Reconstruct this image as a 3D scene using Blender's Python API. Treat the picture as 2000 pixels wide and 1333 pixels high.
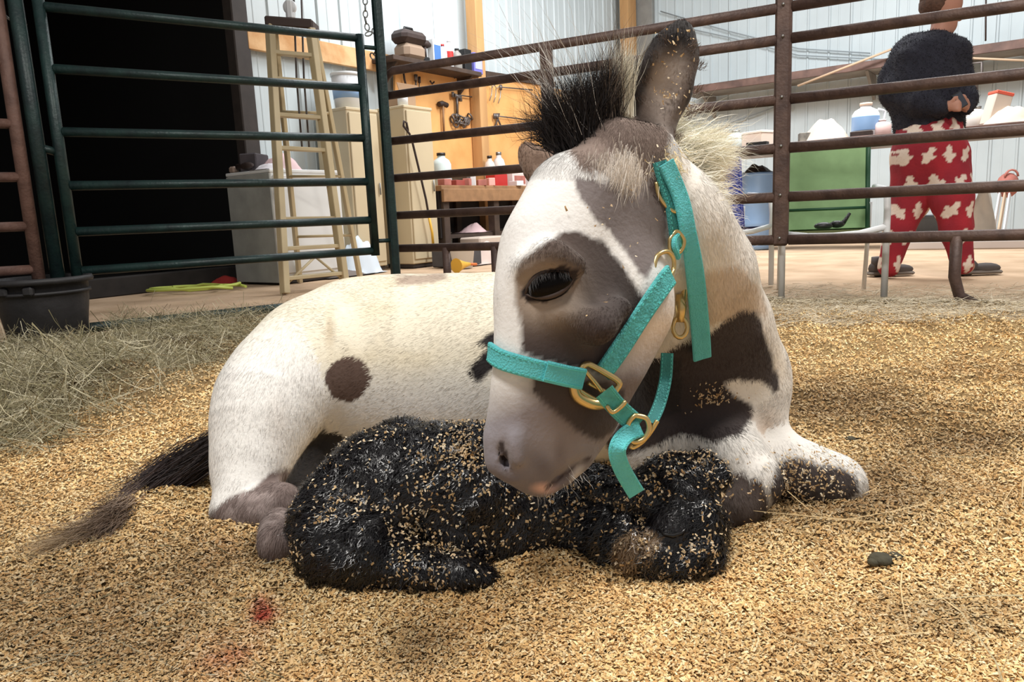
import bpy, math, random
import numpy as np
from mathutils import Vector, Matrix
from mathutils.bvhtree import BVHTree

for o in list(bpy.data.objects): bpy.data.objects.remove(o)
scene = bpy.context.scene
COL = scene.collection
rng = np.random.default_rng(7)
random.seed(7)

# ---------------------------------------------------------------- camera
FPX = 1450.0                       # focal length in pixels of the 2000 px wide frame
CAM = np.array([0.0, 0.0, 0.52])
dn = np.array([0.045*FPX, FPX, 248.0]); dn /= np.linalg.norm(dn)   # world down, in camera axes (right, down, forward)
yw = np.array([0, 0, 1.0]) - dn[2]*dn; yw /= np.linalg.norm(yw)
xw = np.cross(dn, yw)              # right, checked below
if xw[0] < 0: xw = -xw
B = np.array([xw, yw, -dn])        # rows: world axes in camera axes
def cam2w(v): return B @ np.asarray(v, float)
cam_data = bpy.data.cameras.new('camera'); cam = bpy.data.objects.new('camera', cam_data); COL.objects.link(cam)
R_ = cam2w([1,0,0]); U_ = cam2w([0,-1,0]); K_ = -cam2w([0,0,1])
cam.matrix_world = Matrix(((R_[0],U_[0],K_[0],CAM[0]),(R_[1],U_[1],K_[1],CAM[1]),(R_[2],U_[2],K_[2],CAM[2]),(0,0,0,1)))
cam_data.sensor_width = 36.0; cam_data.lens = 36.0*FPX/2000.0
cam_data.clip_start = 0.05; cam_data.clip_end = 100
scene.camera = cam

# ---------------------------------------------------------------- colour helper, world, lights, exposure
def lin(c):
    c = np.asarray(c, float)/255.0
    return np.where(c <= 0.04045, c/12.92, ((c+0.055)/1.055)**2.4)
world = bpy.data.worlds.new('world'); scene.world = world; world.use_nodes = True
wb = world.node_tree.nodes['Background']; wb.inputs[0].default_value = (1.0, 0.98, 0.96, 1); wb.inputs[1].default_value = 0.33
def area(name, loc, size, power, color, target=None, spread=180):
    l = bpy.data.lights.new(name, 'AREA'); l.shape = 'RECTANGLE'; l.size = size[0]; l.size_y = size[1]; l.energy = power; l.color = color
    l.spread = math.radians(spread)
    o = bpy.data.objects.new(name, l); COL.objects.link(o); o.location = loc
    d = Vector(target if target is not None else (loc[0], loc[1], 0)) - Vector(loc)
    o.rotation_euler = d.to_track_quat('-Z', 'Y').to_euler()
    return o
area('barn_lamp_over_pen', (-0.9, 0.2, 3.4), (1.0, 0.5), 84, (1.0, 0.96, 0.90), (0.2, 1.4, 0.2))
area('barn_lamp_over_pen_right', (2.0, 1.6, 3.6), (0.9, 0.5), 110, (1.0, 0.95, 0.88), (1.2, 1.6, 0))
area('barn_lamp_work_side', (3.6, 7.0, 4.6), (3.0, 1.2), 330, (0.97, 0.99, 1.0), (4.0, 8.5, 0.5))
area('barn_lamp_bench_side', (0.3, 8.0, 4.4), (2.0, 1.0), 135, (0.97, 0.98, 1.0), (0.2, 9.2, 0.8))
scene.view_settings.view_transform = 'Standard'; scene.view_settings.look = 'None'
scene.view_settings.gamma = 1.0; scene.view_settings.use_curve_mapping = False
scene.view_settings.exposure = 0.18

# ---------------------------------------------------------------- survey helpers (metres; sightings taken from the photograph)
def ray(px, py): return cam2w([(px-1000.0)/FPX, (py-666.5)/FPX, 1.0])
def at(px, py, Z): return CAM + ray(px, py)*Z                 # Z: depth along the lens axis
def ground(px, py, z=0.0):
    r = ray(px, py); return CAM + r*((z-CAM[2])/r[2])
def project(P):
    q = (np.asarray(P)-CAM) @ B                               # -> camera axes
    return q[...,0]/q[...,2]*FPX+1000.0, q[...,1]/q[...,2]*FPX+666.5, q[...,2]
UA = np.array([0.590, 0.8074, 0]); VA = np.array([-0.8074, 0.590, 0])    # barn axes: along the left wall / towards it
UC, VC = float(np.dot([2.234,13.7,0],UA)), float(np.dot([2.234,13.7,0],VA))   # the far corner: right wall u=UC, left wall v=VC
def bw(u, v, z=0.0): return UA*u + VA*v + np.array([0,0,z])
def hitv(px, py, v):
    r = ray(px,py); return CAM + r*(v/np.dot(r,VA))
def hitu(px, py, u):
    r = ray(px,py); return CAM + r*(u/np.dot(r,UA))
BARN_ROT = math.atan2(UA[1], UA[0])

# ---------------------------------------------------------------- noise
def vnoise(p, scale=1.0, seed=0):
    p = np.asarray(p, np.float64)*scale + seed*17.31
    i = np.floor(p).astype(np.int64); f = p-i; f = f*f*(3-2*f)
    def h(a, b, c):
        n = (a*374761393 + b*668265263 + c*2147483647 + seed*974711) & 0xffffffff
        n = ((n ^ (n >> 13))*1274126177) & 0xffffffff
        return ((n ^ (n >> 16)) & 0xffff)/65535.0
    r = 0
    for dx in (0,1):
        for dy in (0,1):
            for dz in (0,1):
                w = (f[...,0] if dx else 1-f[...,0])*(f[...,1] if dy else 1-f[...,1])*(f[...,2] if dz else 1-f[...,2])
                r = r + w*h(i[...,0]+dx, i[...,1]+dy, i[...,2]+dz)
    return r
def fbm(p, scale, seed=0, octv=3):
    r = 0; a = 1; t = 0
    for k in range(octv):
        r = r + a*vnoise(p, scale*2**k, seed+k); t += a; a *= 0.5
    return r/t

# ---------------------------------------------------------------- materials
MATS = {}
def mat(name, col, rough=0.6, metal=0.0, noise=0.0, nscale=8.0, bump=0.0, bscale=60.0, col2=None, attr=None, spec=0.5, sheen=0.0, trans=0.0, coat=0.0, alpha=1.0, subs=0.0, stretch=None, sn=False):
    if name in MATS: return MATS[name]
    m = bpy.data.materials.new(name); m.use_nodes = True; nt = m.node_tree; bs = nt.nodes['Principled BSDF']
    L = nt.links
    bs.inputs['Roughness'].default_value = rough; bs.inputs['Metallic'].default_value = metal
    bs.inputs['Specular IOR Level'].default_value = spec
    if sheen: bs.inputs['Sheen Weight'].default_value = sheen
    if trans: bs.inputs['Transmission Weight'].default_value = trans
    if coat: bs.inputs['Coat Weight'].default_value = coat; bs.inputs['Coat Roughness'].default_value = 0.15
    if subs: bs.inputs['Subsurface Weight'].default_value = subs
    bs.inputs['Alpha'].default_value = alpha
    tc = nt.nodes.new('ShaderNodeTexCoord'); vec = tc.outputs['Object']
    if stretch:
        mp = nt.nodes.new('ShaderNodeMapping'); mp.inputs['Scale'].default_value = stretch; L.new(vec, mp.inputs[0]); vec = mp.outputs[0]
    c = None
    if attr:
        a = nt.nodes.new('ShaderNodeAttribute'); a.attribute_name = attr; c = a.outputs['Color']
    c1 = tuple(lin(col))+(1,)
    bs.inputs['Base Color'].default_value = c1
    if noise or col2 is not None:
        n = nt.nodes.new('ShaderNodeTexNoise'); n.inputs['Scale'].default_value = nscale; n.inputs['Detail'].default_value = 6; L.new(vec, n.inputs[0])
        mx = nt.nodes.new('ShaderNodeMix'); mx.data_type = 'RGBA'
        rp = nt.nodes.new('ShaderNodeValToRGB'); rp.color_ramp.elements[0].position = 0.35; rp.color_ramp.elements[1].position = 0.68
        L.new(n.outputs['Fac'], rp.inputs[0]); L.new(rp.outputs[0], mx.inputs['Factor'])
        if c is not None:
            mu = nt.nodes.new('ShaderNodeMix'); mu.data_type = 'RGBA'; mu.blend_type = 'MULTIPLY'; mu.inputs['Factor'].default_value = 1
            L.new(c, mu.inputs['A']); mx.inputs['A'].default_value = (1-noise,)*3+(1,); mx.inputs['B'].default_value = (1,1,1,1)
            L.new(mx.outputs['Result'], mu.inputs['B']); c = mu.outputs['Result']
        else:
            c2 = tuple(lin(col2))+(1,) if col2 is not None else tuple(x*(1-noise) for x in c1[:3])+(1,)
            mx.inputs['A'].default_value = c1; mx.inputs['B'].default_value = c2; c = mx.outputs['Result']
    if c is not None: L.new(c, bs.inputs['Base Color'])
    if sn:
        a2 = nt.nodes.new('ShaderNodeAttribute'); a2.attribute_name = 'sn'; L.new(a2.outputs['Vector'], bs.inputs['Normal'])
    elif bump:
        n2 = nt.nodes.new('ShaderNodeTexNoise'); n2.inputs['Scale'].default_value = bscale; n2.inputs['Detail'].default_value = 4; L.new(vec, n2.inputs[0])
        b = nt.nodes.new('ShaderNodeBump'); b.inputs['Strength'].default_value = bump; b.inputs['Distance'].default_value = 0.01
        L.new(n2.outputs['Fac'], b.inputs['Height']); L.new(b.outputs[0], bs.inputs['Normal'])
    MATS[name] = m
    return m

# ---------------------------------------------------------------- mesh making
def mesh_np(name, V, F, material, parent=None, cols=None, smooth=True, vnorm=None, origin=None):
    """V (n,3), F (m,3|4) int array or list of such arrays"""
    V = np.asarray(V, np.float32)
    if parent is not None: origin = parent_world(parent)
    if origin is not None: V = V - np.asarray(origin, np.float32)
    Fs = F if isinstance(F, list) else [F]
    Fs = [np.asarray(f, np.int32) for f in Fs if len(f)]
    me = bpy.data.meshes.new(name); me.vertices.add(len(V)); me.vertices.foreach_set('co', V.ravel())
    nl = sum(f.size for f in Fs); me.loops.add(nl); me.loops.foreach_set('vertex_index', np.concatenate([f.ravel() for f in Fs]))
    tot = np.concatenate([np.full(len(f), f.shape[1], np.int32) for f in Fs]); st = np.concatenate([[0], np.cumsum(tot)[:-1]]).astype(np.int32)
    me.polygons.add(len(tot)); me.polygons.foreach_set('loop_start', st)
    me.polygons.foreach_set('use_smooth', np.full(len(tot), bool(smooth)))
    me.update(calc_edges=True)
    if cols is not None:
        a = me.color_attributes.new('Col', 'FLOAT_COLOR', 'POINT'); c4 = np.ones((len(V),4), np.float32); c4[:,:3] = cols; a.data.foreach_set('color', c4.ravel())
    if vnorm is not None:
        a = me.attributes.new('sn', 'FLOAT_VECTOR', 'POINT'); a.data.foreach_set('vector', np.asarray(vnorm, np.float32).ravel())
    if material is not None: me.materials.append(material)
    o = bpy.data.objects.new(name, me); COL.objects.link(o)
    if parent is not None: o.parent = parent
    elif origin is not None: o.location = [float(x) for x in origin]
    return o

class MB:
    def __init__(s): s.v = []; s.f = []; s.sm = []
    def add(s, vs, fs, smooth=False):
        b = len(s.v); s.v += [tuple(map(float, v)) for v in vs]; s.f += [tuple(b+i for i in f) for f in fs]; s.sm += [smooth]*len(fs); return s
    def box(s, c, size, ax=None, bev=0.0):
        """box centred on c; ax: three axis vectors"""
        c = np.asarray(c, float); ax = np.eye(3) if ax is None else np.asarray(ax, float)
        h = np.asarray(size, float)/2
        if bev <= 0:
            vs = [c + ax[0]*h[0]*i + ax[1]*h[1]*j + ax[2]*h[2]*k for i in (-1,1) for j in (-1,1) for k in (-1,1)]
            s.add(vs, [(0,1,3,2),(4,6,7,5),(0,4,5,1),(2,3,7,6),(0,2,6,4),(1,5,7,3)])
        else:
            b = min(bev, min(h)*0.9); idx = {}; vs = []
            for i in (-1,1):
                for j in (-1,1):
                    for k in (-1,1):
                        for a in range(3):
                            q = np.array([i*h[0], j*h[1], k*h[2]]); sg = (i,j,k)
                            for m in range(3):
                                if m != a: q[m] -= sg[m]*b
                            idx[(i,j,k,a)] = len(vs); vs.append(c + ax[0]*q[0]+ax[1]*q[1]+ax[2]*q[2])
            fs = []
            for a in range(3):
                o = [m for m in range(3) if m != a]
                for sg in (-1,1):
                    r = []
                    for p, q in ((-1,-1),(1,-1),(1,1),(-1,1)):
                        t = [0,0,0]; t[a] = sg; t[o[0]] = p; t[o[1]] = q; r.append(idx[(t[0],t[1],t[2],a)])
                    fs.append(tuple(r))
            for a in range(3):
                o = [m for m in range(3) if m != a]
                for p in (-1,1):
                    for q in (-1,1):
                        t0 = [0,0,0]; t0[a] = -1; t0[o[0]] = p; t0[o[1]] = q; t1 = list(t0); t1[a] = 1
                        fs.append((idx[(*t0,o[0])], idx[(*t1,o[0])], idx[(*t1,o[1])], idx[(*t0,o[1])]))
            for i in (-1,1):
                for j in (-1,1):
                    for k in (-1,1): fs.append((idx[(i,j,k,0)], idx[(i,j,k,1)], idx[(i,j,k,2)]))
            s.add(vs, fs)
        return s
    def tube(s, pts, r, n=10, closed=False, flat=1.0, up=None):
        pts = [np.asarray(p, float) for p in pts]; m = len(pts); rs = r if hasattr(r, '__len__') else [r]*m
        vs = []; prev = None
        for i in range(m):
            a = pts[(i-1) % m] if (closed or i > 0) else pts[i]; b = pts[(i+1) % m] if (closed or i < m-1) else pts[i]
            t = b-a; t /= (np.linalg.norm(t)+1e-12)
            if prev is None:
                ref = np.array([0,0,1.0]) if up is None else np.asarray(up, float)
                if abs(np.dot(ref,t)) > 0.95: ref = np.array([1.0,0,0])
                x = np.cross(t, ref); x /= np.linalg.norm(x)
            else:
                x = prev - t*np.dot(prev,t); x /= (np.linalg.norm(x)+1e-12)
            prev = x; y = np.cross(t, x)
            for k in range(n):
                an = 2*math.pi*k/n; vs.append(pts[i] + x*rs[i]*math.cos(an) + y*rs[i]*flat*math.sin(an))
        fs = []
        for i in range(m if closed else m-1):
            j = (i+1) % m
            for k in range(n): fs.append((i*n+k, i*n+(k+1)%n, j*n+(k+1)%n, j*n+k))
        s.add(vs, fs, True)
        if not closed:
            b = len(s.v)-m*n; s.f += [tuple(b+k for k in range(n))[::-1], tuple(b+(m-1)*n+k for k in range(n))]; s.sm += [False, False]
        return s
    def lathe(s, prof, c=(0,0,0), n=28, ax=None, sx=1.0, sy=1.0):
        c = np.asarray(c, float); ax = np.eye(3) if ax is None else np.asarray(ax, float); vs = []
        for r, z in prof:
            for k in range(n):
                a = 2*math.pi*k/n; vs.append(c + ax[0]*r*sx*math.cos(a) + ax[1]*r*sy*math.sin(a) + ax[2]*z)
        fs = [(i*n+k, i*n+(k+1)%n, (i+1)*n+(k+1)%n, (i+1)*n+k) for i in range(len(prof)-1) for k in range(n)]
        s.add(vs, fs, True)
        b = len(s.v)-len(prof)*n
        if prof[0][0] > 1e-4: s.f.append(tuple(b+k for k in range(n))[::-1]); s.sm.append(False)
        if prof[-1][0] > 1e-4: s.f.append(tuple(b+(len(prof)-1)*n+k for k in range(n))); s.sm.append(False)
        return s
    def prism(s, poly, c, ax, th):
        """polygon in axes ax[0],ax[1], thickness along ax[2]"""
        c = np.asarray(c, float); ax = np.asarray(ax, float); n = len(poly)
        vs = [c+ax[0]*p[0]+ax[1]*p[1]+ax[2]*e for e in (-th/2, th/2) for p in poly]
        s.add(vs, [tuple(range(n))[::-1], tuple(range(n,2*n))]+[(i,(i+1)%n,n+(i+1)%n,n+i) for i in range(n)])
        return s
    def ball(s, c, r, n=14, ax=None):
        r = r if hasattr(r,'__len__') else (r,r,r); ax = np.eye(3) if ax is None else np.asarray(ax,float); c = np.asarray(c,float)
        vs = []; m = n//2
        for i in range(m+1):
            t = math.pi*i/m
            for k in range(n):
                a = 2*math.pi*k/n; vs.append(c+ax[0]*r[0]*math.sin(t)*math.cos(a)+ax[1]*r[1]*math.sin(t)*math.sin(a)+ax[2]*r[2]*math.cos(t))
        s.add(vs, [(i*n+k,i*n+(k+1)%n,(i+1)*n+(k+1)%n,(i+1)*n+k) for i in range(m) for k in range(n)], True)
        return s
    def build(s, name, material, parent=None, origin=None, cols=None):
        org = parent_world(parent) if parent is not None else Vector([float(x) for x in (origin if origin is not None else (0,0,0))])
        me = bpy.data.meshes.new(name); me.from_pydata([tuple(Vector(v)-org) for v in s.v], [], s.f); me.validate()
        if len(me.polygons) == len(s.sm): me.polygons.foreach_set('use_smooth', s.sm)
        import bmesh
        bm = bmesh.new(); bm.from_mesh(me); bmesh.ops.remove_doubles(bm, verts=bm.verts, dist=1e-6); bmesh.ops.recalc_face_normals(bm, faces=bm.faces); bm.to_mesh(me); bm.free()
        if material is not None: me.materials.append(material)
        o = bpy.data.objects.new(name, me); COL.objects.link(o)
        if parent is not None: o.parent = parent
        else: o.location = org
        return o
def parent_world(p):
    l = Vector(p.location)
    while p.parent is not None: p = p.parent; l = l + Vector(p.location)
    return l
def thing(name, label, cat, loc, group=None):
    o = bpy.data.objects.new(name, None); COL.objects.link(o); o.location = [float(x) for x in loc]; o['label'] = label; o['category'] = cat
    o.empty_display_size = 0.05
    if group: o['group'] = group
    return o
def tag(o, label=None, cat=None, group=None, kind=None):
    if label: o['label'] = label
    if cat: o['category'] = cat
    if group: o['group'] = group
    if kind: o['kind'] = kind
    return o

# ---------------------------------------------------------------- implicit surfaces
class Field:
    def __init__(s, lo, hi, h):
        s.h = h; s.lo = np.asarray(lo, float); s.n = np.ceil((np.asarray(hi)-s.lo)/h).astype(int)+1
        s.F = np.full(s.n, 0.2, np.float32); s.raw = np.full(s.n, 9.0, np.float32); s.G = np.zeros(s.n, np.int8)
    def prim(s, a, b, ra, rb, k=0.03, grp=0, carve=False, squash=None, m=0.05):
        a = np.asarray(a,float); b = np.asarray(b,float); R = max(ra,rb)+m+k*0.3
        i0 = np.maximum(np.floor((np.minimum(a,b)-R-s.lo)/s.h).astype(int), 0); i1 = np.minimum(np.ceil((np.maximum(a,b)+R-s.lo)/s.h).astype(int)+1, s.n)
        if (i1 <= i0).any(): return
        g = [s.lo[q]+s.h*np.arange(i0[q], i1[q]) for q in range(3)]
        P = np.stack(np.meshgrid(*g, indexing='ij'), -1).astype(np.float32)
        sc = 1.0
        if squash is not None:
            c, nrm, q = squash; nrm = np.asarray(nrm,float)
            P = P + (((P-np.asarray(c,np.float32))@nrm.astype(np.float32))[...,None]*(1/q-1)*nrm).astype(np.float32)
            a = a + np.dot(a-c,nrm)*(1/q-1)*nrm; b = b + np.dot(b-c,nrm)*(1/q-1)*nrm
        ab = b-a; L2 = np.dot(ab,ab)
        pa = P-a.astype(np.float32)
        t = np.clip((pa@ab.astype(np.float32))/L2,0,1) if L2 > 1e-10 else np.zeros(P.shape[:3],np.float32)
        d = np.linalg.norm(pa - t[...,None]*ab.astype(np.float32), axis=-1) - (ra+(rb-ra)*t)
        if squash is not None: d = np.where(d<0, d, d)*1.0
        sl = tuple(slice(i0[q], i1[q]) for q in range(3)); F = s.F[sl]
        if carve:
            d2 = -d; hh = np.maximum(k-np.abs(F-d2),0)/k; s.F[sl] = np.maximum(F,d2)+hh*hh*k*0.25
        else:
            hh = np.maximum(k-np.abs(F-d),0)/k; s.F[sl] = np.minimum(F,d)-hh*hh*k*0.25
            mk = d < s.raw[sl]; s.raw[sl] = np.where(mk,d,s.raw[sl]); s.G[sl] = np.where(mk,grp,s.G[sl])
    def chain(s, pts, **kw):
        """pts: (px,py,Z,r_px) sightings"""
        q = [(at(p[0],p[1],p[2]), p[3]*p[2]/FPX) for p in pts]
        if len(q) == 1: s.prim(q[0][0], q[0][0], q[0][1], q[0][1], **kw)
        for i in range(len(q)-1): s.prim(q[i][0], q[i+1][0], q[i][1], q[i+1][1], **kw)
    def wchain(s, pts, **kw):
        if len(pts) == 1: s.prim(pts[0][0], pts[0][0], pts[0][1], pts[0][1], **kw)
        for i in range(len(pts)-1): s.prim(pts[i][0], pts[i+1][0], pts[i][1], pts[i+1][1], **kw)
    def mesh(s, smooth=3):
        F = s.F; S = F < 0; n = np.array(F.shape)
        c = np.zeros(n-1, np.int8)
        for i in (0,1):
            for j in (0,1):
                for k in (0,1): c += S[i:n[0]-1+i, j:n[1]-1+j, k:n[2]-1+k]
        act = (c > 0) & (c < 8); I = np.argwhere(act); idx = np.full(n-1, -1, np.int64); idx[act] = np.arange(len(I))
        acc = np.zeros((len(I),3)); cnt = np.zeros(len(I))
        corners = [(i,j,k) for i in (0,1) for j in (0,1) for k in (0,1)]
        for a in corners:
            for ax in range(3):
                if a[ax]: continue
                b = list(a); b[ax] = 1
                fa = F[I[:,0]+a[0], I[:,1]+a[1], I[:,2]+a[2]]; fb = F[I[:,0]+b[0], I[:,1]+b[1], I[:,2]+b[2]]
                mk = (fa<0) != (fb<0); t = fa/(fa-fb+1e-20)
                p = np.array(a,float)[None,:].repeat(len(I),0); p[:,ax] = t
                acc[mk] += p[mk]; cnt[mk] += 1
        V = s.lo + s.h*(I + acc/cnt[:,None]); Q = []
        for ax in range(3):
            o = [q for q in range(3) if q != ax]
            A = [slice(None)]*3; A[ax] = slice(0,-1); Bs = [slice(None)]*3; Bs[ax] = slice(1,None)
            e = S[tuple(A)] != S[tuple(Bs)]; pos = S[tuple(A)]
            E = np.argwhere(e); E = E[(E[:,o[0]]>0)&(E[:,o[1]]>0)&(E[:,o[0]]<n[o[0]]-1)&(E[:,o[1]]<n[o[1]]-1)]
            fl = pos[E[:,0],E[:,1],E[:,2]]
            def cid(d0,d1):
                q = E.copy(); q[:,o[0]] -= d0; q[:,o[1]] -= d1; return idx[q[:,0],q[:,1],q[:,2]]
            quad = np.stack([cid(0,0),cid(1,0),cid(1,1),cid(0,1)],1)
            flip = fl if ax != 1 else ~fl
            quad[~flip] = quad[~flip][:,::-1]; Q.append(quad)
        Q = np.concatenate(Q)
        ed = np.concatenate([Q[:,[0,1]],Q[:,[1,2]],Q[:,[2,3]],Q[:,[3,0]]]); a = np.concatenate([ed[:,0],ed[:,1]]); b = np.concatenate([ed[:,1],ed[:,0]])
        deg = np.bincount(a, minlength=len(V)).astype(float); deg[deg==0] = 1
        for it in range(smooth):
            for f in (0.5,-0.52) if it else (0.5,):
                avg = np.stack([np.bincount(a, V[b,q], minlength=len(V)) for q in range(3)],1)/deg[:,None]; V = V+(avg-V)*f
        gi = np.clip(np.round((V-s.lo)/s.h).astype(int), 0, n-1); G = s.G[gi[:,0],gi[:,1],gi[:,2]]
        return V, Q, G
def vnormals(V, Q):
    a = V[Q[:,2]]-V[Q[:,0]]; b = V[Q[:,3]]-V[Q[:,1]]; fn = np.cross(a,b); N = np.zeros_like(V)
    for k in range(4):
        for q in range(3): N[:,q] += np.bincount(Q[:,k], fn[:,q], minlength=len(V))
    return N/(np.linalg.norm(N,axis=1,keepdims=True)+1e-12)
def inpoly(x, y, poly):
    r = np.zeros(x.shape, bool); n = len(poly)
    for i in range(n):
        x0,y0 = poly[i]; x1,y1 = poly[(i+1)%n]
        if y0 == y1: continue
        c = ((y0 > y) != (y1 > y)) & (x < (x1-x0)*(y-y0)/(y1-y0)+x0); r ^= c
    return r
def sample_surface(V, Q, n, wt=None):
    ar = 0.5*np.linalg.norm(np.cross(V[Q[:,2]]-V[Q[:,0]], V[Q[:,3]]-V[Q[:,1]]), axis=1)
    if wt is not None: ar = ar*wt
    cs = np.cumsum(ar); fi = np.searchsorted(cs, rng.random(n)*cs[-1]); fi = np.minimum(fi, len(Q)-1)
    u = rng.random(n)[:,None]; v = rng.random(n)[:,None]; q = Q[fi]
    P = (V[q[:,0]]*(1-u)+V[q[:,1]]*u)*(1-v)+(V[q[:,3]]*(1-u)+V[q[:,2]]*u)*v
    return P, fi
def strands(P, D, N, L, W, segs=2, bend=None, curl=0.0):
    """ribbon strands; returns V,F,vertex->strand index"""
    n = len(P); D = D/(np.linalg.norm(D,axis=1,keepdims=True)+1e-9); L = np.broadcast_to(L,(n,)); W = np.broadcast_to(W,(n,))
    X = np.cross(D,N); X /= (np.linalg.norm(X,axis=1,keepdims=True)+1e-9)
    bend = np.zeros((n,3)) if bend is None else bend
    ph = rng.random(n)*6.28; V = []
    for s in range(segs+1):
        t = s/segs
        c = P + D*(L*t)[:,None] + bend*(L*t*t)[:,None]
        if curl: c = c + X*(np.sin(ph+t*7.0)*curl*L*t)[:,None] + N*(np.cos(ph+t*7.0)*curl*L*t)[:,None]
        w = W*(1-t)**0.7*0.5
        if s < segs: V.append(c-X*w[:,None]); V.append(c+X*w[:,None])
        else: V.append(c)
    m = 2*segs+1; VV = np.stack(V,1).reshape(-1,3); base = np.arange(n)*m; F4 = []
    for s in range(segs-1): F4.append(np.stack([base+2*s,base+2*s+1,base+2*s+3,base+2*s+2],1))
    F3 = np.stack([base+2*segs-2,base+2*segs-1,base+2*segs],1)
    return VV, ([np.concatenate(F4)] if F4 else [])+[F3], np.repeat(np.arange(n), m)
def chips(P, N, L, W, lift=0.3):
    """flake quads lying about the normal N; corners curled"""
    n = len(P); r = rng.normal(size=(n,3)); T = r - N*(r*N).sum(1,keepdims=True); T /= np.linalg.norm(T,axis=1,keepdims=True)+1e-9
    T = T + N*rng.normal(0,lift,(n,1)); T /= np.linalg.norm(T,axis=1,keepdims=True); S = np.cross(N,T); S = S+N*rng.normal(0,lift,(n,1)); S /= np.linalg.norm(S,axis=1,keepdims=True)+1e-9
    L = L[:,None]/2; W = W[:,None]/2; cu = N*(rng.random((n,1))*0.5*L)
    V = np.stack([P-T*L-S*W+cu, P+T*L-S*W*rng.uniform(.3,1,(n,1)), P+T*L*rng.uniform(.6,1,(n,1))+S*W+cu, P-T*L+S*W*rng.uniform(.3,1,(n,1))],1).reshape(-1,3)
    return V, np.arange(4*n).reshape(-1,4)
# ================================================================ materials of the place
M_STEEL = mat('white_siding', (196,206,209), 0.45, 0.0, noise=0.07, nscale=2.5, spec=0.4, bump=0.08, bscale=5)
M_DIRT = mat('barn_dirt', (205,176,146), 0.95, noise=0.0, col2=(176,148,118), nscale=3.0, bump=0.5, bscale=30)
M_LUMBER = mat('lumber', (200,156,104), 0.75, col2=(170,126,80), nscale=5, stretch=(1,1,0.12), bump=0.2, bscale=40)
M_LUMBER2 = mat('lumber_pale', (222,182,134), 0.75, col2=(192,140,86), nscale=5, bump=0.2, bscale=40)
M_PLY = mat('plywood', (232,176,110), 0.7, col2=(220,158,92), nscale=3.5, bump=0.1, bscale=60)
M_RUST = mat('rusty_brown_tube', (92,72,64), 0.55, 0.2, col2=(66,50,46), nscale=14, bump=0.25, bscale=70)
M_RUST2 = mat('rusty_pink_tube', (112,84,74), 0.6, 0.1, col2=(84,60,52), nscale=12, bump=0.25, bscale=70)
M_GREEN = mat('dark_green_tube', (30,54,52), 0.42, 0.2, col2=(20,36,38), nscale=11, bump=0.2, bscale=60)
M_GALV = mat('galvanised', (150,150,148), 0.4, 0.8, noise=0.2)
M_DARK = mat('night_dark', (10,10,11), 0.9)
M_FRAME = mat('dark_jamb', (58,50,46), 0.7, noise=0.3, nscale=10)
M_BLACKRUB = mat('black_rubber', (44,43,45), 0.55, noise=0.35, nscale=9, bump=0.3, bscale=25)
M_TAN = mat('tan_enamel', (206,190,158), 0.45, noise=0.06, nscale=3)
M_WHITE = mat('white_enamel', (222,224,224), 0.35, noise=0.05, nscale=3)
M_GREYSIDE = mat('grey_enamel', (158,160,156), 0.6, noise=0.25, nscale=5)
M_LADDER = mat('fibreglass_cream', (200,184,148), 0.5, noise=0.1, nscale=6)
M_BLACK = mat('black_plastic', (24,22,22), 0.45)
M_BENCHDARK = mat('dark_bench_wood', (74,58,48), 0.8, noise=0.4, nscale=9)
M_BENCHTOP = mat('bench_top_wood', (158,120,84), 0.75, noise=0.3, nscale=9)
M_SHELF = mat('rusted_shelf', (120,92,82), 0.6, 0.1, col2=(84,64,58), nscale=6)
M_SHELFG = mat('grey_shelf_underside', (146,138,130), 0.7, noise=0.25, nscale=5)
M_RED = mat('red_plastic', (190,44,40), 0.45, noise=0.1)
M_WPL = mat('white_plastic', (226,228,230), 0.45, noise=0.05)
M_CLEAR = mat('milky_plastic', (206,222,222), 0.3, spec=0.5)
M_CLOTHW = mat('white_cloth', (226,222,226), 0.9, noise=0.08)
M_CLOTHP = mat('pink_cloth', (224,194,196), 0.9, noise=0.08)
M_SALMON = mat('salmon_rag', (188,118,106), 0.85, noise=0.3)
M_ORANGE = mat('orange_plastic', (220,120,60), 0.5)
M_YEL = mat('yellow_plastic', (226,176,60), 0.5)
M_BLUE = mat('deep_blue_plastic', (62,74,158), 0.4, noise=0.15, nscale=8)
M_LBLUE = mat('light_blue_plastic', (138,172,214), 0.4, noise=0.1, nscale=5)
M_GREENSL = mat('green_sling', (140,176,124), 0.6, noise=0.12, nscale=20)
M_BLUESL = mat('blue_sling', (58,72,160), 0.6, noise=0.2, nscale=12)
M_DGREEN = mat('dark_green_tube_chair', (40,84,60), 0.5)
M_TOOL = mat('tool_steel', (112,104,100), 0.45, 0.6, noise=0.3, nscale=20)
M_TOOLD = mat('dark_tool', (62,48,44), 0.6, 0.2, noise=0.3, nscale=20)
M_LABEL = mat('blue_label', (74,118,190), 0.5)
M_PURP = mat('purple_label', (112,110,190), 0.5)
M_LIME = mat('lime_hose', (186,200,96), 0.6)
M_STICK = mat('pale_stick', (204,176,148), 0.75)

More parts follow.
